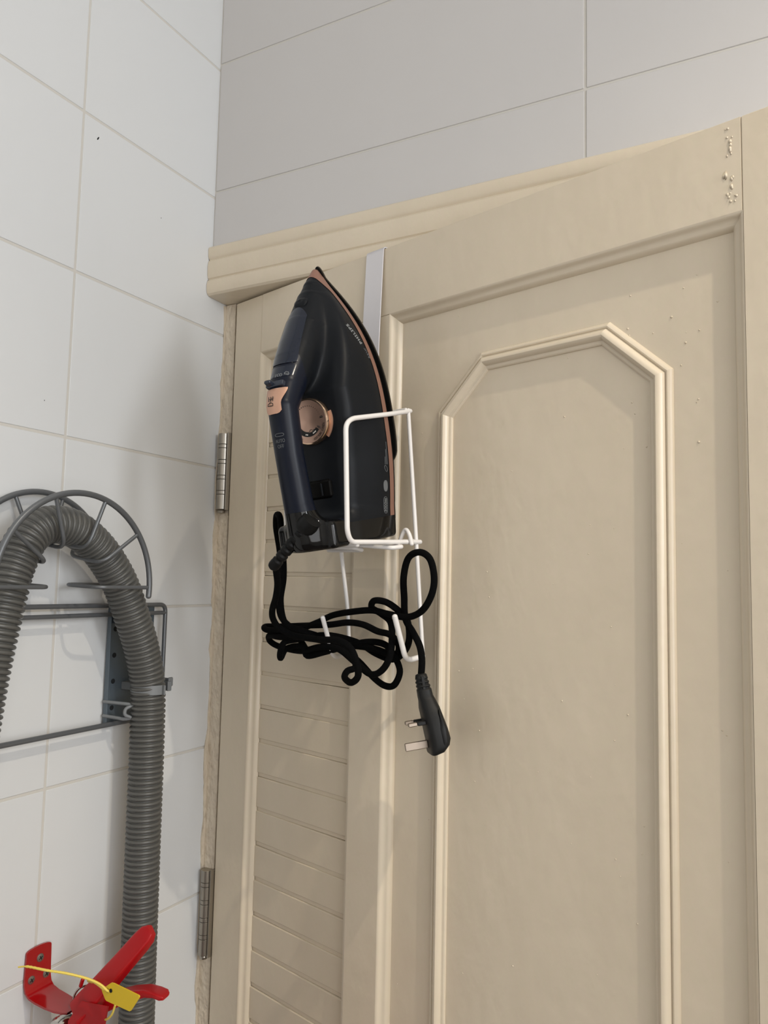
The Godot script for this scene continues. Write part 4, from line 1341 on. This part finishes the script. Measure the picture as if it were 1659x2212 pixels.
# ---------------------------------------------------------------- hose and its holder on the left wall
func build_hose() -> void:
	var h := root("hose_holder", Transform3D(Basis.IDENTITY, Vector3(0.0, 1.418, 0.20)))
	tag(h, "grey metal wire hose holder with arched cradle screwed to the left tiled wall", "holder")
	var off := Vector3(0.0, 1.418, 0.20)
	var wire := func(pts: PackedVector3Array, rad: float, called: String, m: Material = null):
		var mb := MB.new()
		var q := PackedVector3Array()
		for p in pts:
			q.append(p - off)
		tube(mb, q, rad, 12)
		return put(called, mb, m if m else M.holder, h)
	# two arches, one near the wall and one in front
	var arch := func(x: float, cz: float, cy: float, rad: float, a0: float, a1: float) -> PackedVector3Array:
		var q := PackedVector3Array()
		for k in 49:
			var t := deg_to_rad(lerpf(a0, a1, k / 48.0))
			q.append(Vector3(x, cy + sin(t) * rad, cz - cos(t) * rad))
		return q
	wire.call(arch.call(0.080, 0.2735, 1.5855, 0.1000, -6.0, 186.0), 0.0033, "arch")
	wire.call(arch.call(0.010, 0.2712, 1.5950, 0.0945, -4.0, 184.0), 0.0033, "arch")
	# cradles: bent wires from the front arch under the hose to the rear arch
	for a in [0.0, 38.0, 73.0, 111.0, 146.0, 180.0]:
		var t := deg_to_rad(a)
		var d := Vector3(0, sin(t), -cos(t))
		var f := Vector3(0.080, 1.5855, 0.2735)
		var b := Vector3(0.010, 1.5950, 0.2712)
		var inner := 0.030 if a < 10.0 or a > 170.0 else 0.0425
		if a < 10.0 or a > 170.0:
			b.y = f.y + 0.002
		var q := fillet([f + d * 0.0985, f + d * inner + Vector3(-0.006, 0, 0), b + d * inner + Vector3(0.006, 0, 0), b + d * 0.093], 0.016, 6)
		wire.call(q, 0.0022, "cradle_wire")
	# rectangular frame behind
	wire.call(fillet([Vector3(0.016, 1.5640, 0.54), Vector3(0.016, 1.5620, 0.0790), Vector3(0.016, 1.4260, 0.0790)], 0.010, 6), 0.0028, "frame_wire")
	wire.call(PackedVector3Array([Vector3(0.016, 1.5515, 0.54), Vector3(0.016, 1.5515, 0.0800)]), 0.0026, "frame_wire")
	wire.call(PackedVector3Array([Vector3(0.014, 1.4190, 0.54), Vector3(0.014, 1.4200, 0.0900)]), 0.0030, "frame_wire")
	# plate with holes
	var mb := MB.new()
	box_lim(mb, Vector3(0.003, 1.4170, 0.0880) - off, Vector3(0.006, 1.5600, 0.1620) - off, 0.0006)
	box_lim(mb, Vector3(0.003, 1.4180, 0.1612) - off, Vector3(0.0095, 1.5590, 0.1632) - off, 0.0005)
	box_lim(mb, Vector3(0.006, 1.5400, 0.1560) - off, Vector3(0.024, 1.5700, 0.1585) - off, 0.0005)
	put("wall_plate", mb, M.holder_plate, h)
	for y in [1.5330, 1.5010, 1.4695, 1.4375]:
		mb = MB.new()
		lathe(mb, [Vector2(0.0031, -0.0004), Vector2(0.0031, 0.0), Vector2(0.0, 0.0)], 18, Transform3D(Basis(Vector3.BACK, -PI * 0.5), Vector3(0.0062, y, 0.1525) - off))
		put("screw_hole", mb, M.hole, h)
	# small wire hook
	wire.call(fillet([Vector3(0.005, 1.4462, 0.1640), Vector3(0.034, 1.4452, 0.1560), Vector3(0.042, 1.4440, 0.1510), Vector3(0.037, 1.4405, 0.1600), Vector3(0.037, 1.4330, 0.1610), Vector3(0.042, 1.4290, 0.1530), Vector3(0.034, 1.4275, 0.1580), Vector3(0.005, 1.4295, 0.1640)], 0.0035, 5), 0.0021, "hook", M.clip_grey)
	# clip that grips the hose
	mb = MB.new()
	var hc := Vector3(0.050, 1.4630, 0.1330) - off
	var ang := []
	for k in 25:
		ang.append(deg_to_rad(lerpf(100.0, 374.0, k / 24.0)))
	for k in 24:
		var d0 := Vector3(cos(ang[k] - PI * 0.5), 0, sin(ang[k] - PI * 0.5))
		var d1 := Vector3(cos(ang[k + 1] - PI * 0.5), 0, sin(ang[k + 1] - PI * 0.5))
		for s in [[0.0222, -1.0], [0.0240, 1.0]]:
			mb.quad(hc + d0 * s[0] + Vector3(0, -0.0055, 0), hc + d0 * s[0] + Vector3(0, 0.0055, 0), hc + d1 * s[0] + Vector3(0, 0.0055, 0), hc + d1 * s[0] + Vector3(0, -0.0055, 0), d0 * s[1], d0 * s[1], d1 * s[1], d1 * s[1])
		for y in [-0.0055, 0.0055]:
			mb.flat(hc + d0 * 0.0222 + Vector3(0, y, 0), hc + d0 * 0.0240 + Vector3(0, y, 0), hc + d1 * 0.0240 + Vector3(0, y, 0), hc + d1 * 0.0222 + Vector3(0, y, 0), Vector3(0, signf(y), 0))
	for e in [ang[0], ang[24]]:
		var d := Vector3(cos(e - PI * 0.5), 0, sin(e - PI * 0.5))
		rbox(mb, hc + d * 0.0255, Vector3(0.006, 0.012, 0.0024), 0.0008, Basis(d, Vector3.UP, d.cross(Vector3.UP)))
	rbox(mb, hc + Vector3(-0.0335, 0, 0), Vector3(0.022, 0.010, 0.012), 0.001)
	put("hose_clip", mb, M.clip_grey, h)
	mb = MB.new()
	rbox(mb, Vector3(0.034, 1.4672, 0.1050) - off, Vector3(0.040, 0.0100, 0.0026), 0.001)
	rbox(mb, Vector3(0.0540, 1.4676, 0.1045) - off, Vector3(0.0036, 0.0112, 0.0085), 0.0014)
	put("clip_tab", mb, M.clip_grey, h)
	# the hose itself
	var ho := root("vacuum_hose", Transform3D(Basis.IDENTITY, Vector3(0.05, 0.62, 0.125)))
	tag(ho, "dark grey corrugated vacuum hose hanging in an arch over the wall holder", "hose")
	var ctr := []
	for p in [[0.045, 0.62, 0.118], [0.046, 0.80, 0.120], [0.048, 1.00, 0.1270], [0.050, 1.155, 0.1325], [0.050, 1.316, 0.1345], [0.050, 1.400, 0.1355], [0.050, 1.466, 0.1385], [0.050, 1.512, 0.1515], [0.050, 1.551, 0.1695], [0.049, 1.590, 0.1895], [0.048, 1.621, 0.2145], [0.047, 1.641, 0.2395], [0.047, 1.6515, 0.2660], [0.047, 1.6500, 0.2930], [0.048, 1.6370, 0.3140], [0.049, 1.608, 0.3290], [0.050, 1.580, 0.3370], [0.050, 1.500, 0.3520], [0.050, 1.400, 0.3640], [0.049, 1.25, 0.3780], [0.048, 1.00, 0.3900], [0.047, 0.70, 0.3950]]:
		ctr.append(Vector3(p[0], p[1], p[2]) - Vector3(0.05, 0.62, 0.125))
	var line := spline(ctr, 16)
	# walk the centre line in steps of an eighth of a ring
	var pitch := 0.0062
	var stepl := pitch / 8.0
	var pts := PackedVector3Array([line[0]])
	var rad := PackedFloat32Array()
	var left := stepl
	for i in line.size() - 1:
		var a := line[i]
		var b := line[i + 1]
		var len := a.distance_to(b)
		var at := left
		while at <= len:
			pts.append(a.lerp(b, at / len))
			at += stepl
		left = at - len
	for i in pts.size():
		rad.append(0.0169 + 0.0040 * [0.0, 0.52, 0.84, 0.96, 1.0, 0.96, 0.84, 0.52][i % 8])
	mb = MB.new()
	tube(mb, pts, 0.02, 26, rad)
	put("hose_tube", mb, M.hose, ho)

# ---------------------------------------------------------------- fire extinguisher top at the lower left
func build_extinguisher() -> void:
	# bracket on the wall
	var br := root("extinguisher_bracket", Transform3D(Basis.IDENTITY, Vector3(0.0, 1.168, 0.235)))
	tag(br, "red metal wall bracket fixed with three screws beside the yellow tagged valve", "bracket")
	var mb := MB.new()
	var zc := 0.0
	var th := 0.0022
	# strip bent from the wall outward: (x out, y, half width)
	var st := [[0.0012, 0.0185, 0.0158], [0.0012, 0.008, 0.0162], [0.0012, -0.005, 0.0166], [0.0016, -0.014, 0.0166], [0.0040, -0.021, 0.0164], [0.0095, -0.0255, 0.0162], [0.020, -0.0278, 0.0158], [0.034, -0.0290, 0.0154], [0.048, -0.0298, 0.0140], [0.058, -0.0302, 0.0110], [0.062, -0.0303, 0.0085]]
	for i in st.size() - 1:
		var a: Array = st[i]
		var b: Array = st[i + 1]
		var pa := Vector3(a[0], a[1], zc)
		var pb := Vector3(b[0], b[1], zc)
		var n0 := strip_normal(st, i)
		var n1 := strip_normal(st, i + 1)
		var za := Vector3(0, 0, a[2])
		var zb := Vector3(0, 0, b[2])
		mb.quad(pa + za + n0 * th, pa - za + n0 * th, pb - zb + n1 * th, pb + zb + n1 * th, n0, n0, n1, n1)
		mb.quad(pa + za, pa - za, pb - zb, pb + zb, -n0, -n0, -n1, -n1)
		mb.flat(pa + za, pa + za + n0 * th, pb + zb + n1 * th, pb + zb, Vector3.BACK)
		mb.flat(pa - za, pa - za + n0 * th, pb - zb + n1 * th, pb - zb, Vector3.FORWARD)
	# arched top edge
	var arc := PackedVector2Array()
	for k in 13:
		var t := PI * k / 12.0
		arc.append(Vector2(cos(t) * 0.0158, 0.0185 + pow(sin(t), 0.7) * 0.0045))
	plate(mb, arc, Vector3(0.0012, 0, 0), Vector3.BACK, Vector3.UP, Vector3.RIGHT, th)
	put("strip", mb, M.red_gloss, br)
	for s in [[1.1775, 0.2335], [1.1572, 0.2245], [1.1580, 0.2435]]:
		mb = MB.new()
		lathe(mb, [Vector2(0.0044, 0.0), Vector2(0.0042, 0.0007), Vector2(0.0030, 0.0012), Vector2(0.0, 0.0013)], 20, Transform3D(Basis(Vector3.BACK, -PI * 0.5), Vector3(0.0034, s[0] - 1.168, s[1] - 0.235)))
		var sc := put("screw", mb, M.screw, br)
		mb = MB.new()
		for a in [0.5, 0.5 + PI * 0.5]:
			rbox(mb, Vector3(0.0046, s[0] - 1.168, s[1] - 0.235), Vector3(0.0006, 0.0048, 0.0010), 0.0001, Basis(Vector3.RIGHT, a))
		put("cross_slot", mb, M.hole, sc)
	# valve with its levers; the cylinder hangs below the picture
	var base := Vector3(0.072, 1.030, 0.235)
	var ex := root("fire_extinguisher", Transform3D(Basis.IDENTITY, base))
	tag(ex, "red fire extinguisher valve with two red levers and a ring pin at the bottom left", "extinguisher")
	mb = MB.new()
	lathe(mb, [Vector2(0.0, -0.42), Vector2(0.054, -0.42), Vector2(0.056, -0.415), Vector2(0.056, 0.0), Vector2(0.053, 0.018), Vector2(0.042, 0.036), Vector2(0.024, 0.048), Vector2(0.016, 0.052), Vector2(0.016, 0.060), Vector2(0.0, 0.060)], 48)
	put("cylinder", mb, M.red_gloss, ex)
	mb = MB.new()
	lathe(mb, [Vector2(0.0, 0.058), Vector2(0.0150, 0.058), Vector2(0.0160, 0.062), Vector2(0.0160, 0.072), Vector2(0.0125, 0.076), Vector2(0.0125, 0.088), Vector2(0.0140, 0.092), Vector2(0.0140, 0.100), Vector2(0.010, 0.104), Vector2(0.0, 0.105)], 32)
	rbox(mb, Vector3(-0.014, 0.097, 0.004), Vector3(0.020, 0.014, 0.014), 0.003)
	put("valve", mb, M.chrome, ex)
	mb = MB.new()
	lathe(mb, [Vector2(0.0, -0.003), Vector2(0.009, -0.003), Vector2(0.011, 0.0), Vector2(0.011, 0.012), Vector2(0.009, 0.015), Vector2(0.0, 0.015)], 24, Transform3D(Basis(Vector3.RIGHT, PI * 0.5), Vector3(-0.012, 0.098, 0.006)))
	put("gauge", mb, M.chrome, ex)
	# upper lever: a folded channel pointing up and away from the wall
	var tip := Vector3(0.1475, 1.2320, 0.215) - base
	var foot := Vector3(0.0790, 1.1440, 0.243) - base
	var d := (tip - foot).normalized()
	var eye := (Vector3(0.7511, 1.6, 0.8446) - Vector3(0.10, 1.19, 0.235)).normalized()
	var face := Vector3(-0.10, 0.30, 0.95)
	face = (face - d * face.dot(d)).normalized()
	var low := d.cross(face).normalized()
	if low.y > 0.0:
		low = -low
	mb = MB.new()
	var rings := []
	for q in [[0.0, 0.0125, 0.0085], [0.10, 0.0130, 0.0085], [0.32, 0.0118, 0.0070], [0.62, 0.0108, 0.0062], [0.86, 0.0104, 0.0058], [0.95, 0.0094, 0.0050], [1.0, 0.0060, 0.0036]]:
		var c: Vector3 = foot.lerp(tip, q[0])
		var e1: Vector3 = low * q[1]
		var e2: Vector3 = face * q[2]
		rings.append(super_ring(c, e1, e2, 7.0, 32))
	loft(mb, rings)
	put("squeeze_lever", mb, M.red, ex)
	# cheek plate with rivet at the lever's foot
	mb = MB.new()
	var ck := PackedVector2Array([Vector2(0.010, 0.016), Vector2(0.038, 0.010), Vector2(0.034, -0.014), Vector2(0.018, -0.026), Vector2(0.004, -0.034), Vector2(-0.006, -0.034), Vector2(-0.004, -0.004)])
	plate(mb, ck, foot + face * 0.0088 + Vector3(0.004, -0.001, 0.002), Vector3(0.92, 0.1, -0.38).normalized(), Vector3(0.05, 0.98, 0.1).normalized(), face, 0.002)
	put("cheek", mb, M.red, ex)
	mb = MB.new()
	lathe(mb, [Vector2(0.0046, 0.0), Vector2(0.0046, 0.0010), Vector2(0.0034, 0.0022), Vector2(0.0, 0.0026)], 20, Transform3D(basis_to(face), foot + face * 0.011 + Vector3(0.013, -0.0155, 0.0)))
	put("rivet", mb, M.chrome, ex)
	# carrying lever below
	mb = MB.new()
	rings = []
	var cl := [Vector3(0.090, 1.146, 0.228), Vector3(0.112, 1.158, 0.222), Vector3(0.130, 1.1660, 0.218), Vector3(0.148, 1.1722, 0.216), Vector3(0.160, 1.1735, 0.2155), Vector3(0.168, 1.1728, 0.215), Vector3(0.1715, 1.1724, 0.215)]
	var hw := [0.010, 0.010, 0.0095, 0.009, 0.0085, 0.0085, 0.006]
	var hh := [0.0075, 0.0068, 0.0056, 0.0040, 0.0030, 0.0028, 0.0020]
	for i in cl.size():
		var t: Vector3 = (cl[mini(i + 1, 6)] - cl[maxi(i - 1, 0)]).normalized()
		var sd := Vector3(0.17, 0, 0.98)
		rings.append(super_ring(cl[i] - base, sd * hw[i], sd.cross(t).normalized() * hh[i], 4.0, 24))
	loft(mb, rings)
	put("carry_lever", mb, M.red, ex)
	# safety pin with its ring
	mb = MB.new()
	var ring := PackedVector3Array()
	for k in 33:
		var t := TAU * k / 33.0
		ring.append(Vector3(0.080, 1.1520, 0.232) - base + Vector3(0.86, 0, -0.36).normalized() * cos(t) * 0.0165 + Vector3(0.1, 1.0, 0.1).normalized() * sin(t) * 0.0165)
	tube(mb, ring, 0.0014, 10, PackedFloat32Array(), false, true)
	put("pin_ring", mb, M.chrome, ex)
	mb = MB.new()
	tube(mb, PackedVector3Array([Vector3(0.0760, 1.1690, 0.240) - base, Vector3(0.0785, 1.1760, 0.240) - base]), 0.0020, 8)
	put("pin_tip", mb, M.red, ex)
	# yellow seal: tie and tag
	var sb := Vector3(0.125, 1.180, 0.250)
	var se := root("seal_tag", Transform3D(Basis.IDENTITY, sb))
	tag(se, "yellow plastic seal tag with a long thin tie looped round the extinguisher lever", "tag")
	mb = MB.new()
	var corners := [Vector2(0.1196, 1.1835), Vector2(0.1240, 1.1852), Vector2(0.1330, 1.1918), Vector2(0.1366, 1.1922), Vector2(0.1706, 1.1896), Vector2(0.1718, 1.1886), Vector2(0.1713, 1.1870), Vector2(0.1614, 1.1728), Vector2(0.1596, 1.1718), Vector2(0.1276, 1.1732), Vector2(0.1256, 1.1744), Vector2(0.1206, 1.1812)]
	var poly := PackedVector2Array()
	for q in corners:
		poly.append(q - Vector2(sb.x, sb.y))
	plate(mb, poly, Vector3(0, 0, 0.0015), Vector3.RIGHT, Vector3.UP, Vector3.BACK, 0.0013)
	put("tag_plate", mb, M.yellow, se)
	for q in [Vector2(0.1292, 1.1835), Vector2(0.1335, 1.1846)]:
		mb = MB.new()
		lathe(mb, [Vector2(0.0019, 0.0004), Vector2(0.0019, 0.0), Vector2(0.0, 0.0)], 16, Transform3D(Basis(Vector3.RIGHT, PI * 0.5), Vector3(q.x, q.y, 0.2530) - sb))
		put("eyelet", mb, M.hole, se)
	mb = MB.new()
	var places := []
	for q in [[0.0540, 1.2070, 0.300], [0.0625, 1.2079, 0.296], [0.0800, 1.2054, 0.288], [0.0950, 1.2023, 0.278], [0.1080, 1.1970, 0.267], [0.1168, 1.1931, 0.261], [0.1249, 1.1894, 0.2575], [0.1300, 1.1848, 0.2550], [0.1300, 1.1825, 0.2520]]:
		places.append(Vector3(q[0], q[1], q[2]) - sb)
	var tie := spline(places, 10)
	var tr := PackedFloat32Array()
	for i in tie.size():
		var f := float(i) / tie.size()
		tr.append(0.0008 if f < 0.10 else 0.0010 + 0.0004 * absf(sin(i * 1.7)))
	tube(mb, tie, 0.0011, 8, tr)
	put("tie", mb, M.yellow_tie, se)
	mb = MB.new()
	places = []
	for q in [[0.1230, 1.1830, 0.2520], [0.1140, 1.1870, 0.2535], [0.1040, 1.1865, 0.2520], [0.0960, 1.1825, 0.2480], [0.0920, 1.1760, 0.2380], [0.0960, 1.1680, 0.2260]]:
		places.append(Vector3(q[0], q[1], q[2]) - sb)
	tube(mb, spline(places, 8), 0.0016, 8)
	put("tie_loop", mb, M.yellow_tie, se)
	mb = MB.new()
	places = []
	for q in [[0.1310, 1.1660, 0.2440], [0.1270, 1.1560, 0.2440], [0.1180, 1.1480, 0.2420], [0.1060, 1.1430, 0.2360]]:
		places.append(Vector3(q[0], q[1], q[2]) - sb)
	tube(mb, spline(places, 8), 0.0011, 8)
	put("tie_loop", mb, M.yellow_tie, se)

func strip_normal(st: Array, i: int) -> Vector3:
	var a: Array = st[maxi(i - 1, 0)]
	var b: Array = st[mini(i + 1, st.size() - 1)]
	var t := Vector3(b[0] - a[0], b[1] - a[1], 0).normalized()
	return Vector3(-t.y, t.x, 0)
